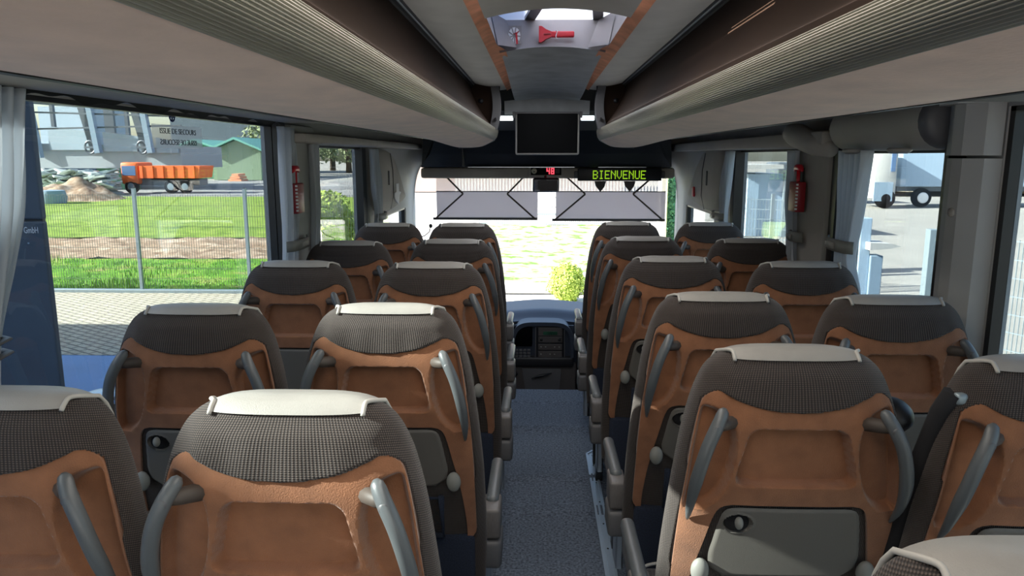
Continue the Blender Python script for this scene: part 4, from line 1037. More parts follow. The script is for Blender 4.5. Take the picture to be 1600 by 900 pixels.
for (x0, x1, z0, z1) in ((.005, .205, .16, .21), (.005, .205, .215, .285), (.005, .205, .095, .145), (.005, .205, .03, .085)): b.rbox((x0, 6.010, z0), (x1, 6.018, z1), .004)
b.build('radio_face', 'dash_grey', st)
for k in range(5):
    for z in (.118, .055):
        if (k + (z < .1)) % 3 != 2: MB().rbox((.022 + k * .038, 6.004, z), (.034 + k * .038, 6.012, z + .008), .002).build('button', 'knob_grey', st)
for x in (.03, .18): MB().lathe([(0, -.014), (.012, -.013), (.014, 0)], (x, 6.012, .187), 14, axis='y').build('radio_knob', 'black_plastic', st, smooth=True)
hs = pr(MB().rbox((-.205, 6.02, .12), (-.045, 6.05, .29), .02, 3).build('instrument_screen', 'screen_black', smooth=True))
b = MB()
for i in range(4):
    for j in range(3): b.rbox((-.19 + i * .034, 6.005, .03 + j * .026), (-.164 + i * .034, 6.02, .048 + j * .026), .003)
pr(b.build('switch_bank', 'arm_cap'))
tag(MB().tube([at(905, 600, y=5.7), at(905, 500, y=5.7), at(918, 478, y=5.75), at(940, 462, y=5.9)], .022, 10).build('door_handrail', 'black_plastic', smooth=True), 'black bent handrail right of the centre console', 'handrail')
mp_ = [at(652, 372, y=5.2), at(664, 368, y=5.2), at(671, 362, y=5.2), at(673, 353, y=5.2)]
mc = thing('gooseneck_microphone', 'thin black gooseneck microphone against the windscreen on the left', 'microphone', mp_[0])
def pr(o): o.parent = mc; o.matrix_parent_inverse = Matrix.Translation(mc.location).inverted(); return o
pr(MB().tube([Vector((mp_[0].x - .06, 5.5, -.55)), Vector((mp_[0].x - .06, 5.3, .9)), mp_[0] - Vector((.05, 0, .15))] + mp_, .004, 6).build('gooseneck', 'black_plastic', smooth=True)); pr(MB().ball(mp_[-1], .013, .013, .015).build('capsule', 'black_plastic', smooth=True))
tag(MB().rbox((-.30, 5.05, .0), (-.25, 5.20, .05), .01).build('floor_bracket', 'black_plastic'), 'small black bracket on the floor before the front left seat', 'bracket')
# floor rails
b = MB(); 
for dx in (0, .018, .040): b.box((.282 + dx, -1.8, .001), (.292 + dx, 4.02, .012))
b.box((.282, -1.8, .0), (.335, 4.02, .006))
rl = b.build('floor_rail', 'alu'); tag(rl, 'wide grooved aluminium rail along the right edge of the aisle carpet', 'floor rail')
b = MB()
for k in range(24): b.lathe([(0, .014), (.004, .0135), (.0045, .011)], (.312, -1.2 + k * .22, 0), 8)
b.build('rail_screws', 'dark_frame', rl)
M4 = Matrix.Translation((.31, 4.02, 0)) @ Matrix.Rotation(R(-38), 4, 'Z')
b = MB(); b.box((-.028, -.01, .0), (.025, .17, .006), M4=M4); b.box((-.028, -.01, .0), (-.018, .17, .012), M4=M4); b.box((.012, -.01, .0), (.022, .17, .012), M4=M4)
tag(b.build('corner_rail', 'alu'), 'short angled aluminium rail where the right floor rail turns aside', 'floor rail')
tag(MB().box((.355, 4.15, 0), (.375, 5.22, .012)).box((.385, 4.15, 0), (.392, 5.22, .010)).build('front_rail', 'alu'), 'narrow aluminium rail beside the carpet under the front right seats', 'floor rail')
tag(MB().box((-.262, -1.8, 0), (-.245, 3.2, .012)).box((-.236, -1.8, 0), (-.230, 3.2, .010)).build('left_rail', 'alu'), 'narrow aluminium rail along the left edge of the aisle carpet', 'floor rail')
for sgn, x in ((1, .52), (-1, -.50)):
    b = MB()
    b.box((x - .012, -1.5, 0), (x + .012, 5.0, .010))
    tag(b.build('seat_rail', 'alu'), 'seat mounting rail in the floor under the %s seats' % ('right' if sgn > 0 else 'left'), 'floor rail')
# ================================================================== OUTSIDE
def plane(name, x0, x1, y0, y1, z, m, label, kind='structure', th=.04):
    o = MB().box((x0, y0, z - th), (x1, y1, z)).build(name, m); o['kind'] = kind; return o
FY = 14.60      # fence line
plane('ground_pavers', -30, -1.45, 9.8, FY - .10, G, 'pavers', '')
plane('ground_yard', -30, -1.45, -12, 9.8, G - .004, 'blue_slab', '')
plane('ground_front_pavement', -1.45, 4.3, -8, 14.6, G - .002, 'pale_pavement', '')
struct('ground_kerb', MB().rbox((-30, FY - .10, G - .1), (-1.5, FY + .03, G + .07), .015), 'galv')
def strip_ground(name, y0, y1, x0, x1, m, amp, sc_, z=0, kind='stuff', ny=24, nx=90):
    xe = lambda v: x1 if x1 > 0 else -.205 * lerp(y0, y1, v)
    o = MB().grid(lambda u, v: (lerp(x0, xe(v), u), lerp(y0, y1, v), G + z + amp * noise_(lerp(x0, xe(v), u) * sc_, lerp(y0, y1, v) * sc_, 3)), nx, ny).build(name, m, smooth=True)
    return o
tag(strip_ground('grass_verge', FY + .03, 19.6, -34, -1.6, 'grass_strip', .05, 1.1), 'green grass verge just beyond the mesh fence', 'grass', kind='stuff')
tag(strip_ground('bare_soil', 19.5, 24.8, -40, -1.6, 'soil', .14, 1.4), 'strip of bare brown soil beyond the grass verge', 'soil', kind='stuff')
tag(strip_ground('meadow', 24.7, 50.5, -75, -1.8, 'grass', .05, .5), 'mown green meadow behind the bare soil', 'grass', kind='stuff')
plane('ground_front_field', -20, 7, 14.5, 83.5, G - .07, 'pale_pavement', '')
plane('ground_road', -140, -11, 50.4, 84, G + .02, 'road', '')
plane('ground_far', -320, 320, 83, 420, G - .05, 'asphalt', '')
tag(strip_ground('front_lawn', 15.2, 30, -3.2, 6.5, 'pale_ground', .10, .7), 'pale lawn with green tufts before the windscreen', 'grass', kind='stuff')  # pale ground mottled with green
plane('ground_front_path', -1.5, 7.0, 30, 62, G + .0, 'pale_pavement', '')
struct('ground_front_kerb', MB().rbox((-1.5, 14.95, G - .05), (1.2, 15.15, G + .16), .03), 'white_wall')
plane('ground_right_yard', 4.3, 120, -30, 84, G - .003, 'asphalt', '')
# blades of grass near the fence
random.seed(3); b = MB()
for k in range(5200):
    x = random.uniform(-13.5, -3.2); y = random.uniform(FY + .05, 19.3) if random.random() < .6 else random.uniform(FY + .05, FY + 1.4); h = random.uniform(.04, .12) * (1.8 if noise_(x * .6, y * .6, 5) > .15 else .6)
    a = random.uniform(0, PI); dx, dy = .012 * math.cos(a), .012 * math.sin(a); lx, ly = random.uniform(-.05, .05), random.uniform(-.05, .05)
    b.add([(x - dx, y - dy, G), (x + dx, y + dy, G), (x + lx, y + ly, G + h)], [(0, 1, 2)])
mat('blade', (.20, .36, .04), .7)
tag(b.build('grass_blades', 'blade', fix=False), 'tufted grass blades growing along the foot of the mesh fence', 'grass', kind='stuff')

# welded mesh fence, one thing with panels and posts
def mesh_panel(a, c, z0, z1, dv=.05, dh=.2, r=.0028):
    b = MB(); a = Vector(a); c = Vector(c); L = (c - a).length; n = int(L / dv)
    for i in range(n + 1):
        p = a.lerp(c, i / n); b.bar((p.x, p.y, z0), (p.x, p.y, z1), r * 2)
    k = int((z1 - z0) / dh)
    for j in range(k + 1):
        z = lerp(z0 + .02, z1 - .02, j / k); b.bar((a.x, a.y, z), (c.x, c.y, z), r * 2.4)
    return b
fx = at(218, 458, z=G).x; f2 = at(397, 455, z=G).x; stp = f2 - fx
fn = thing('mesh_fence', 'long green-grey welded mesh fence on the left beyond the paved yard', 'fence', (fx, FY, G))
def pr(o, t=None): t = t or fn; o.parent = t; o.matrix_parent_inverse = Matrix.Translation(t.location).inverted(); return o
for k in range(-3, 3):
    x = fx + k * stp
    if k < 2: pr(mesh_panel((x + .03, FY, 0), (x + stp - .03, FY, 0), G + .05, G + 2.0).build('mesh_panel', 'wire_grey'))
    po = pr(MB().box((x - .03, FY - .03, G - .05), (x + .03, FY + .04, G + 2.12)).build('fence_post', 'galv'))
    MB().box((x - .034, FY - .034, G + 2.12), (x + .034, FY + .044, G + 2.13)).build('post_cap', 'black_plastic', po)

# blue sign slab beside the coach, lettered
t = thing('sign_pylon', 'tall dark blue panel lettered BUS GmbH outside the nearest left window', 'sign', (-3.4, 4.3, G))
def pr(o): o.parent = t; o.matrix_parent_inverse = Matrix.Translation(t.location).inverted(); return o
pr(MB().rbox((-4.3, 4.2, G), (-2.90, 4.25, 1.325), .01).build('lower_panel', 'pylon_blue')); pr(MB().rbox((-4.3, 4.2, 1.337), (-2.90, 4.25, 2.02), .01).build('upper_panel', 'pylon_blue'))
pr(MB().box((-4.28, 4.215, 1.32), (-2.905, 4.24, 1.345)).build('panel_joint', 'black_plastic')); pl = at(45, 360, y=4.2)
pr(text('lettering', 'BUS GmbH', 'white', .052, (pl.x - .016, 4.196, pl.z), Matrix.Rotation(R(90), 4, 'X'), xs=.62))
for u, v in ((45, 380),): p = at(u, v, y=4.2); pr(MB().box((p.x - .004, 4.195, p.z - .004), (p.x + .004, 4.2, p.z + .004)).build('small_mark', 'cladding'))

# round metal trays on a stand outside the second window
t = thing('tray_stand', 'silver stand with three round trays outside the left window', 'stand', (-1.72, 2.86, G))
def pr(o): o.parent = t; o.matrix_parent_inverse = Matrix.Translation(t.location).inverted(); return o
c1, c2, c3 = at(163, 622, x=-1.78), at(176, 645, x=-1.74), at(180, 676, x=-1.72)
pr(MB().lathe([(0, .0), (.075, .004), (.080, .012), (.080, .020), (.074, .022), (0, .016)], c1, 28).build('top_tray', 'metal', smooth=True, angle=40))
for c_, rr in ((c2, .066), (c3, .066)): pr(MB().lathe([(.020, -.012), (.040, -.010), (rr, .004), (rr, .020), (rr - .008, .020), (.045, .002), (.022, -.004), (.020, -.012)], c_, 28).build('ring_tray', 'metal', smooth=True, angle=40))
b = MB(); b.tube([c1 + Vector((-.03, 0, 0)), c1 + Vector((-.03, .02, -.25)), (c1.x - .02, c1.y + .03, G)], .008, 8); b.tube([c2 + Vector((.05, 0, 0)), (c2.x + .05, c2.y, G)], .007, 8)
pr(b.build('stem', 'metal', smooth=True)); pr(MB().lathe([(0, 0), (.14, 0), (.14, .02), (0, .03)], (c1.x, c1.y, G), 24).build('foot', 'metal', smooth=True))

# clad hall on raised columns, far left
HY = 60.0
bh = thing('clad_hall', 'blue-grey clad industrial hall with tall outer steel columns on the far left', 'building', (-32, HY, G))
def pr(o, t=None): t = t or bh; o.parent = t; o.matrix_parent_inverse = Matrix.Translation(t.location).inverted(); return o
xl, xr = at(-40, 240, y=HY).x, at(283, 260, y=HY).x
zl = lambda v: at(250, v, y=HY).z
def slant(x, zL, zR): return lerp(zL, zR, (x - xl) / (xr - xl))
zlow0, zlow1, zup1 = zl(263), zl(232), zl(207)
def slab(x0, x1, za, zb, y0, y1, sl=0): return MB().add([(x0, y0, za), (x1, y0, za), (x1, y1, za), (x0, y1, za), (x0, y0, zb), (x1, y0, zb - sl), (x1, y1, zb - sl), (x0, y1, zb)], [(0, 3, 2, 1), (4, 5, 6, 7), (0, 1, 5, 4), (1, 2, 6, 5), (2, 3, 7, 6), (3, 0, 4, 7)])
pr(slab(xl, xr, zlow0, zlow1 + .5, HY + .1, HY + 8, .3).build('lower_cladding', 'cladding_low'))
cols = [80, 165, 248]
us = [-30, 65, 150, 232]
for i, u in enumerate(us):
    x0 = at(u + 12, 215, y=HY).x; x1 = at((us[i + 1] if i + 1 < len(us) else 283) - 6, 215, y=HY).x
    pr(slab(x0, x1, zlow1 - i * .12, zup1 + .95 - i * .45, HY - .1, HY + .1, .42).build('upper_panel', 'cladding'))
for i, u in enumerate((55, 148, 230)):
    p = at(u, 245, y=HY - 1.5)
    cl_ = pr(MB().bar((p.x - .5, HY - 1.6, 10), (p.x + .25, HY - 1.3, p.z + (.3 if i else -.1)), .42, .5).build('steel_column', 'steel_blue'))
    MB().bar((p.x - 1.6, HY - .2, p.z + 4.5), (p.x - .7, HY - .2, p.z + .3), .55, .3).build('dark_fin', 'steel_dark', cl_)  # dark slanted bar left of the column
    MB().tube([(p.x - .6 + .42 * math.cos(a_ * PI / 8), HY - 1.0, p.z + .75 + .5 * math.sin(a_ * PI / 8)) for a_ in range(16)], .09, 6, closed=True).bar((p.x - 1.0, HY - 1.0, p.z + .75), (p.x + .2, HY - 1.0, p.z + .75), .16).build('bracket_ring', 'steel_dark', cl_)
for u in (85, 173, 200): 
    p = at(u, 200, y=HY + 2); pr(MB().bar((p.x, HY + 2, zlow1), (p.x - .1, HY + 2, 11), .28 if u != 173 else .8, .3).build('upper_post', 'steel_dark'))
for v0, v1 in ((163, 180), (178, 182), (205, 196)):
    a_ = at(40, v0 - 3, y=HY - 1.2); c_ = at(283, v1, y=HY - 1.2); pr(MB().bar(a_, c_, .13, .13).build('rail', 'steel_dark'))
pr(MB().box((at(62, 200, y=HY + 6).x, HY + 6, 2), (at(140, 200, y=HY + 6).x, HY + 12, zl(158))).build('roof_block', 'cladding'))
pr(MB().box((at(70, 270, y=HY + 1).x, HY + 1, G), (at(150, 270, y=HY + 1).x, HY + 1.3, zlow0)).build('ground_floor_window', 'window_blue'))
pr(MB().box((at(152, 270, y=HY + 1).x, HY + 1, G), (at(215, 270, y=HY + 1).x, HY + 1.3, zlow0)).build('green_door', 'green_sheet'))
# sheds
def gable(name, label, u0, u1, ub, vbase, ve, vr, y, wm, rm, dep=10, grp=None):
    x0, x1 = at(u0, 260, y=y).x, at(u1, 260, y=y).x; zb = G; ze = at(u0, ve, y=y).z; zr = at((u0 + u1) / 2, vr, y=y).z; xm = (x0 + x1) / 2
    t = thing(name, label, 'shed', (xm, y, G), group=grp)
    w = MB().prism([(x0, zb), (x1, zb), (x1, ze), (xm, zr), (x0, ze)], y, y + dep, 'y'); pr(w.build('wall', wm), t)
    r_ = MB(); 
    for a_, c_ in (((x0 - .5, ze - .15), (xm, zr + .1)), ((xm, zr + .1), (x1 + .5, ze - .15))): r_.prism([a_, c_, (c_[0], c_[1] + .25), (a_[0], a_[1] + .25)], y - .6, y + dep + .5, 'y')
    pr(r_.build('roof', rm), t)
    return t, x0, x1, ze
t, x0, x1, ze = gable('gabled_shed', 'pale green shed with teal gabled roof beyond the meadow', 333, 408, 0, 283, 235, 219, 86, 'pale_green_sheet', 'roof_teal')
t, x0, x1, ze = gable('lean_shed', 'dark green corrugated shed behind the orange truck', 283, 334, 0, 283, 230, 222, 92, 'green_sheet', 'roof_teal')
pr(MB().box((x0 + .3, 91.9, ze - 2.4), (x1 - .5, 92.05, ze - .6)).build('window_band', 'window_blue'), t)
t, x0, x1, ze = gable('blue_shed', 'small blue shed with teal roof right of the pale green shed', 404, 446, 0, 283, 236, 221, 95, 'blue_sheet', 'roof_teal')
t = thing('dark_warehouse', 'dark blue-grey corrugated warehouse rising behind the sheds', 'building', (at(340, 220, y=120).x, 120, G))
xa, xb = at(268, 220, y=120).x, at(406, 220, y=120).x
pr(slab(xa, xb, G, at(300, 172, y=120).z, 120, 140, 1.0).build('wall', 'dark_sheet'), t); pr(slab(xa - .5, xb + .5, at(300, 172, y=120).z, at(300, 172, y=120).z + .5, 119.5, 140, 1.0).build('roof_edge', 'steel_blue'), t)
# orange tipper truck
TY = 54.0; tx0, tx1 = at(190, 290, y=TY).x, at(314, 290, y=TY).x; Lk = tx1 - tx0
t = thing('tipper_truck', 'orange tipper truck parked beyond the meadow', 'truck', (tx0, TY, G + .02))
def bx_(a, c, m, nm, r=.08): return pr(MB().rbox((tx0 + a[0] * Lk, TY + a[1], G + a[2]), (tx0 + c[0] * Lk, TY + c[1], G + c[2]), r).build(nm, m, smooth=True, angle=40), t)
cab = bx_((0, 0, .7), (.22, 2.3, 2.3), 'orange_paint', 'cab', .15)
MB().box((tx0 + .02 * Lk, TY - .02, G + 1.35), (tx0 + .19 * Lk, TY + .05, G + 2.05)).build('side_window', 'window_blue', cab).matrix_parent_inverse = Matrix.Translation(t.location).inverted()
cab.children[0].matrix_parent_inverse = Matrix.Identity(4)
bed = pr(MB().prism([(tx0 + .24 * Lk, G + 1.15), (tx0 + .97 * Lk, G + 1.15), (tx0 + 1.0 * Lk, G + 2.05), (tx0 + .24 * Lk, G + 2.05)], TY, TY + 2.4, 'y').build('tipper_body', 'orange_paint'), t)
b = MB()
for k in range(6): b.box((tx0 + (.27 + k * .13) * Lk, TY - .06, G + 1.15), (tx0 + (.285 + k * .13) * Lk, TY, G + 2.05))
b.build('body_ribs', 'orange_paint', bed)
bx_((.05, .5, .6), (.95, 1.9, 1.1), 'steel_dark', 'chassis', .05)
for xw in (.12, .62, .80):
    w = pr(MB().lathe([(.0, -.17), (.30, -.16), (.50, -.13), (.52, 0), (.50, .13), (0, .15)], (tx0 + xw * Lk, TY + .15, G + .53), 24, axis='y').build('wheel', 'tyre', smooth=True, angle=40), t)
    MB().lathe([(0, -.06), (.24, -.05), (.26, .0)], (tx0 + xw * Lk, TY - .02, G + .53), 20, axis='y').build('wheel_rim', 'galv', w)
# mound of earth, plank pile, blue drum, small van
my = 46.0; mx = at(112, 300, z=G).x
def mound(cx_, cy_, rx, ry, h, m, nm, label, seed):
    o = MB().grid(lambda u, v: (cx_ + (u * 2 - 1) * rx, cy_ + (v * 2 - 1) * ry, G + max(-.05, h * (1 - min(1, math.hypot(u * 2 - 1, v * 2 - 1)) ** 1.3) * (1 + .5 * noise_(u * 6 + seed, v * 6, 1)))), 40, 24).build(nm, m, smooth=True)
    return tag(o, label, 'earth mound', kind=None)
mp0 = at(112, 310, y=47)
mound(mp0.x, 47, 3.4, 2.4, 1.25, 'soil', 'earth_mound', 'brown earth mound at the far edge of the meadow on the left', 2)
t = thing('rubble_heap', 'long low heap of pale broken slabs behind the earth mound', 'rubble heap', (at(150, 285, y=52).x, 52, G))
random.seed(5); b = MB()
for k in range(170):
    p = at(random.uniform(60, 178), 285, y=52 + random.uniform(-1, 2)); M4 = Matrix.Translation((p.x, p.y, G + random.uniform(.1, 1.7))) @ Matrix.Rotation(random.uniform(-.4, .4), 4, 'Y') @ Matrix.Rotation(random.uniform(0, 3), 4, 'Z')
    b.box((-.6, -.4, -.06), (.6, .4, .06), M4=M4)
pr(b.build('slab', 'rubble'), t)['kind'] = 'stuff'
p = at(80, 296, y=43); tag(MB().lathe([(0, .0), (.75, .0), (.8, .35), (.7, .75), (.0, .8)], (p.x, 43, G), 20).build('blue_tub', 'steel_blue', smooth=True, angle=40), 'upturned blue tub lying by the earth mound', 'tub')
t = thing('timber_stack', 'small stack of orange-brown timber in front of the sheds', 'timber', (at(372, 278, y=82).x, 82, G))
for k in range(3): pr(MB().box((at(362 + k * 3, 278, y=82).x, 81, G + k * .3), (at(382 - k * 2, 278, y=82).x, 83, G + .24 + k * .3)).build('beam_bundle', 'orange_suede'), t)

# a leafy tree builder: trunk with limbs and a crown of leaf cards
def crown(b, c, rx, ry, rz, n, size, seed):
    random.seed(seed)
    for k in range(n):
        d = Vector((random.gauss(0, 1), random.gauss(0, 1), random.gauss(0, 1))).normalized(); rr = random.uniform(.55, 1.0) ** .5
        rr *= 1 + .25 * noise_(d.x * 2 + seed, d.y * 2, d.z * 2)
        p = Vector((c[0] + d.x * rx * rr, c[1] + d.y * ry * rr, c[2] + d.z * rz * rr)); s = size * random.uniform(.6, 1.3)
        e1 = Vector((random.gauss(0, 1), random.gauss(0, 1), random.gauss(0, 1))).normalized(); e2 = e1.cross(d + Vector((.01, 0, 0))).normalized()
        b.add([p - e1 * s, p + e2 * s * .6, p + e1 * s, p - e2 * s * .6], [(0, 1, 2, 3)])
    return b
mat('leaf_fresh', (.36, .46, .07), .7, noise_scale=2.5, noise_amt=.4); mat('leaf_dark', (.06, .20, .11), .7, noise_scale=1.5, noise_amt=.4); mat('leaf_olive', (.20, .24, .12), .8, noise_scale=1.2, noise_amt=.3)
def tree(name, label, x, y, h, rx, rz, leaf, n, size, seed, cat='tree', trunk=True, grp=None):
    t = thing(name, label, cat, (x, y, G), group=grp)
    if trunk:
        b = MB(); b.tube([(0, 0, 0), (.05, 0, h * .4), (-.03, .02, h * .8)], [.12 * rx, .09 * rx, .03 * rx], 8)
        for k in range(5): a_ = k * 1.3; b.tube([(0, 0, h * (.35 + .06 * k)), (rx * .5 * math.cos(a_), rx * .5 * math.sin(a_), h * (.6 + .06 * k))], [.04 * rx, .01 * rx], 6)
        b.build('trunk', 'bark', t, smooth=True)
    crown(MB(), (0, 0, h - rz), rx, rx, rz, n, size, seed).build('foliage', leaf, t, fix=False); return t
for i, (u, y, h, rx, lbl) in enumerate(((425, 112, 9, 4, 'bare grey-olive tree behind the blue shed'), (492, 110, 9, 4, 'hazy olive tree seen through the second left window'), (545, 125, 7, 4.5, 'low wide olive tree right of the hazy tree'), (520, 145, 11, 5, 'tallest distant tree beyond the second left window'))):
    p = at(u, 260, y=y); tree('distant_tree', lbl, p.x, y, h, rx, h * .4, 'leaf_olive', 900, .35, i + 11, grp='trees beyond the road')
p = at(508, 395, y=13.2)
tree('reflection_shrub', 'bright yellow-green shrub standing in for a bush reflection in the second left window', at(500, 372, y=17).x, 17.0, 2.0, .95, .95, 'leaf_fresh', 3500, .07, 31, 'shrub', False)  # shrub added in place of the front bush's reflection in the glass
tb_ = at(552, 262, y=75)
tag(MB().box((tb_.x, 75, G), (tb_.x + .8, 77, at(530, 252, y=75).z)).build('red_hut', 'dark_red'), 'small dark red hut on the horizon beyond the second left window', 'hut')

# in front: clipped bush, railing, house, pillar and clipped hedge
t = thing('clipped_bush', 'round clipped yellow-green bush before the windscreen', 'bush', (at(886, 478, z=G).x, 13.9, G))
crown(MB(), (0, 0, .36), .36, .36, .40, 7000, .022, 41).build('foliage', 'leaf_fresh', t, fix=False)
MB().ball((0, 0, .36), .30, .30, .34).build('inner_mass', 'hedge', t, smooth=True)
t = thing('front_railing', 'low white and blue railing beyond the front lawn', 'railing', (0, 30, G))
b = MB(); 
for k in range(60): x = -2.4 + k * .085; b.bar((x, 30, G), (x, 30, G + .42), .02)
b2 = MB().bar((-2.45, 30, G + .43), (2.7, 30, G + .43), .06).bar((-2.45, 30, G + .06), (2.7, 30, G + .06), .04)
pr(b.build('bars', 'steel_blue'), t); pr(b2.build('rail', 'galv'), t)
t = thing('picket_fence', 'tall white picket fence seen through the sun blinds', 'fence', (2.0, 40, G))
b = MB()
for k in range(70): x = -4.5 + k * .17; b.box((x, 40, G), (x + .10, 40.03, G + 2.2))
pr(b.build('pickets', 'white_wall'), t); pr(MB().box((-4.5, 40.03, G + .5), (7.4, 40.08, G + .62)).box((-4.5, 40.03, G + 1.8), (7.4, 40.08, G + 1.92)).build('rails', 'white_wall'), t)
t = thing('pink_house', 'pale pink rendered house behind the white picket fence', 'house', (-4, 58, G))
pr(MB().box((-12, 58, G), (6.5, 66, 3.2)).build('wall', 'pink_wall'), t); pr(MB().box((-8, 57.95, .2), (-5.5, 58, 1.6)).build('window', 'window_blue'), t)
pr(MB().prism([(-12.6, 3.2), (7.1, 3.2), (5.6, 5.4), (-11, 5.4)], 57.4, 66.6, 'y').build('roof', 'orange_suede'), t)
p0, p1 = at(1044, 330, y=17), at(1060, 330, y=17)
t = thing('clipped_conifer', 'tall clipped dark green conifer at the right of the windscreen', 'conifer', ((p0.x + p1.x) / 2, 17, G))
crown(MB(), (0, 0, 2.0), .17, .25, 2.4, 6000, .05, 51).build('foliage', 'leaf_dark', t, fix=False); MB().ball((0, 0, 2.0), .13, .2, 2.2).build('inner_mass', 'dark_hedge', t)
p = at(1037, 380, y=16.5); tag(MB().rbox((p.x - .10, 16.5, G), (p.x + .05, 16.9, 2.4), .02).build('white_pillar', 'white_wall'), 'white square pillar left of the green conifer', 'pillar')
p = at(1065, 380, y=16); tag(MB().rbox((p.x - .03, 16.2, G), (p.x + .06, 16.4, 2.2), .02).build('yellow_post', 'yellow_paint'), 'narrow yellow post at the right edge of the windscreen', 'post')

# right side: trailer, posts, fence, kiosk, reflection bank
RYd = 41.0
t = thing('semi_trailer', 'pale blue semi-trailer parked beyond the right yard', 'trailer', (at(1440, 322, y=RYd).x, RYd, G))
xa = at(1405, 300, y=RYd).x; xb = at(1640, 300, y=RYd).x; zb = at(1440, 292, y=RYd).z
pr(MB().rbox((xa, RYd, zb), (xb, RYd + 2.5, zb + 3.2), .06).build('box_body', 'trailer_blue'), t)
pr(MB().box((xa, RYd + .3, zb - .25), (xb, RYd + 2.2, zb)).build('chassis', 'steel_dark'), t)
for k in range(3):
    xw = at(1440, 312, y=RYd).x + k * 3.2 + (0 if k == 0 else 1.4)
    w = pr(MB().lathe([(.0, -.17), (.30, -.16), (.50, -.13), (.52, 0), (.50, .13), (0, .15)], (xw, RYd + .1, G + .53), 24, axis='y').build('wheel', 'tyre', smooth=True, angle=40), t)
    MB().lathe([(0, -.06), (.26, -.05), (.30, .0)], (xw, RYd - .12, G + .53), 20, axis='y').build('wheel_rim', 'white', w)
pr(MB().bar((xa + 5.5, RYd + .2, zb), (xa + 5.9, RYd + .2, G), .12).build('landing_leg', 'steel_dark'), t)
t = thing('lorry_cab', 'white lorry cab standing left of the pale blue trailer', 'truck', (at(1385, 320, y=RYd).x, RYd - 1, G))
xc0, xc1 = at(1362, 300, y=RYd - 1).x, at(1400, 300, y=RYd - 1).x
cabm = pr(MB().rbox((xc0, RYd - 1, G + .5), (xc1, RYd + 1.4, at(1385, 234, y=RYd - 1).z), .12).build('cab_body', 'white_wall', smooth=True, angle=40), t)
pr(MB().box((xc0 + .9, RYd - 1.04, .9), (xc1 - .15, RYd - .98, 1.9)).build('cab_window', 'window_blue'), t); pr(MB().box((xc0 + .1, RYd - 1.05, G + .4), (xc1 - .2, RYd - .9, G + 1.4)).build('bumper', 'steel_blue'), t)
w = pr(MB().lathe([(.0, -.17), (.50, -.13), (.52, 0), (.50, .13), (0, .15)], (xc0 + .75, RYd - .9, G + .53), 24, axis='y').build('wheel', 'tyre', smooth=True), t)
tag(strip_ground('reflection_bank', 52, 64, 14, 70, 'reflection_scrub', 1.0, .4, z=.6), 'pale scrub bank standing in for a ground reflection, behind the trailer', 'scrub', kind='stuff')  # bank put in for a reflection of the left ground
t = thing('right_mesh_fence', 'galvanised mesh fence on the right beside the yard', 'fence', (5.05, 9.5, G))
zt = at(1455, 358, y=9.5).z
for (dx, w) in ((0, .13), (.17, .09)):
    x = at(1446, 400, y=9.5).x + dx + w / 2; pr(MB().rbox((x - w / 2, 9.44, G), (x + w / 2, 9.56, zt), .01).build('fence_post', 'galv'), t)
pa = (5.12, 9.5, 0); pb = (6.6, 6.2, 0); pr(mesh_panel(pa, (6.0, 7.6, 0), G + .05, zt - .04, .05, .2, .004).build('mesh_panel', 'galv'), t); pr(mesh_panel((6.05, 7.5, 0), (6.7, 5.4, 0), G + .05, zt - .04, .05, .2, .004).build('mesh_panel', 'galv'), t)
pr(mesh_panel((6.72, 5.3, 0), (6.9, 1.5, 0), G + .05, zt - .04, .05, .2, .004).build('mesh_panel', 'galv'), t)
t = thing('far_mesh_fence', 'mesh fence seen through the front right passenger window', 'fence', (4.6, 14.5, G))
pr(mesh_panel((4.0, 15.6, 0), (4.75, 15.2, 0), G + .05, G + 1.9, .06, .2, .005).build('mesh_panel', 'galv'), t); pr(mesh_panel((4.75, 15.2, 0), (5.45, 14.8, 0), G + .05, G + 1.9, .06, .2, .005).build('mesh_panel', 'galv'), t)
for x, y in ((4.0, 15.6), (4.75, 15.2), (5.45, 14.8)): pr(MB().box((x - .03, y - .03, G), (x + .03, y + .03, G + 2.0)).build('fence_post', 'galv'), t)
t = thing('barrier_post', 'pale blue steel post with a white barrier arm outside the right window', 'post', (at(1352, 420, y=9.0).x, 9.0, G))
pq = at(1352, 340, y=9.0); pr(MB().rbox((pq.x - .07, 8.93, G), (pq.x + .06, 9.07, pq.z), .01).build('post', 'trailer_blue'), t)
pz = at(1375, 383, y=9.0); pr(MB().prism([(pq.x, pz.z + .05), (at(1380, 383, y=9.0).x, pz.z + .04), (at(1396, 385, y=9.0).x, pz.z + .01), (at(1380, 386, y=9.0).x, pz.z - .02), (pq.x, pz.z - .04)], 8.8, 9.2, 'y').build('barrier_arm', 'white_wall'), t)
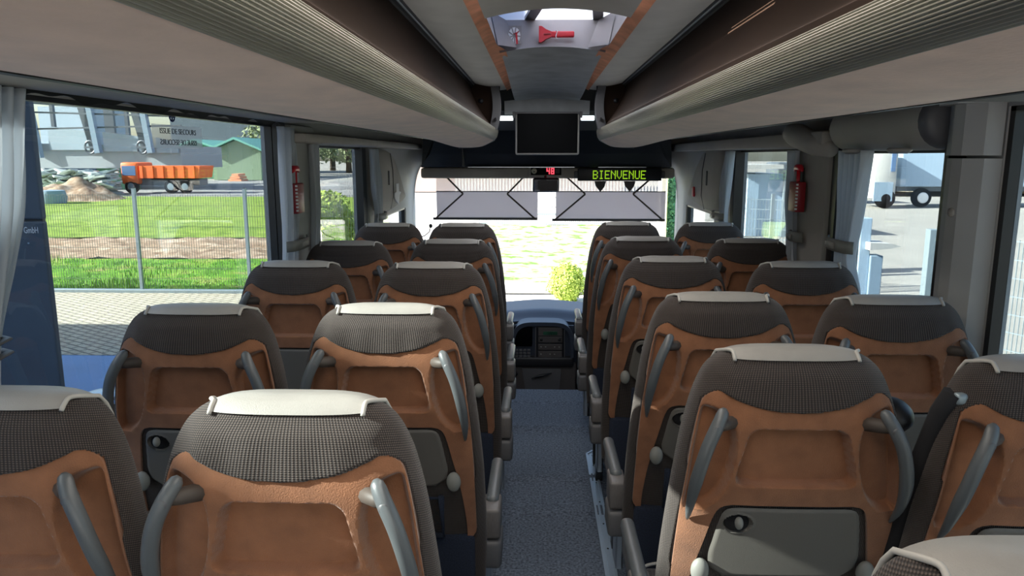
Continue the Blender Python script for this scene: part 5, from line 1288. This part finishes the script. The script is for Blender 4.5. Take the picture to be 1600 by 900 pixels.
pz = at(1372, 398, y=9.0); pr(MB().rbox((pq.x + .06, 8.9, G), (pz.x + .02, 9.1, pz.z), .01).build('cabinet', 'steel_blue'), t)
t = thing('white_kiosk', 'pale blue kiosk with a flat canopy seen through the front right window', 'kiosk', (at(1195, 330, y=26).x, 26, G))
xa, xb = at(1168, 300, y=26).x, at(1224, 300, y=26).x
pr(MB().box((xa, 26, G), (xb, 29, at(1195, 272, y=26).z)).build('wall', 'trailer_blue'), t); pr(MB().box((xa - .6, 25.5, at(1195, 259, y=26).z - .1), (xb - .2, 29.5, at(1195, 257, y=26).z)).build('canopy', 'white_wall'), t)
pr(MB().bar((xa - .2, 25.8, G), (xa - .2, 25.8, at(1195, 259, y=26).z), .12).bar((xb, 25.8, G), (xb, 25.8, at(1195, 270, y=26).z), .15).build('canopy_post', 'galv'), t)
p = at(1245, 300, y=44); t = thing('parked_lorry', 'dark grey lorry in the distance right of the kiosk', 'truck', (p.x, 44, G))
pr(MB().rbox((p.x - 1.2, 44, G + .5), (p.x + 3, 46.3, G + 2.4), .1).build('body', 'steel_dark'), t); pr(MB().lathe([(0, -.1), (.45, -.1), (.45, .1), (0, .1)], (p.x, 44, G + .45), 16, axis='y').build('wheel', 'tyre'), t)
# leafy hedge outside the nearest right window
for k, (x, y, s_) in enumerate(((8.5, 6.2, 1), (9.2, 7.2, 1.2), (8.2, 4.8, .9))):
    tree('wall_shrub', ('pale leafy shrub outside the nearest right window, by the fence', 'taller pale shrub behind the others outside the nearest right window', 'lowest pale shrub outside the nearest right window')[k], x, y, 2.9 * s_, 1.0 * s_, 1.4 * s_, 'leaf_olive', 2500, .07, 60 + k, 'shrub', False, grp='shrubs outside the near right window')
# unseen block added to shade the left yard and limit sun on the seats
t = thing('sun_blocker', 'unseen sun blocker left of the coach, added to shade the yard and seats', 'building', (-20, -3, G))
pr(MB().box((-32, -10, G), (-8.6, SHY, SHZ)).build('wall', 'cladding_low'), t)
pr(MB().box((-28, -.90, SHZ - .1), (-14, 6.0, 9.2)).build('upper_blocker', 'cladding_low'), t)
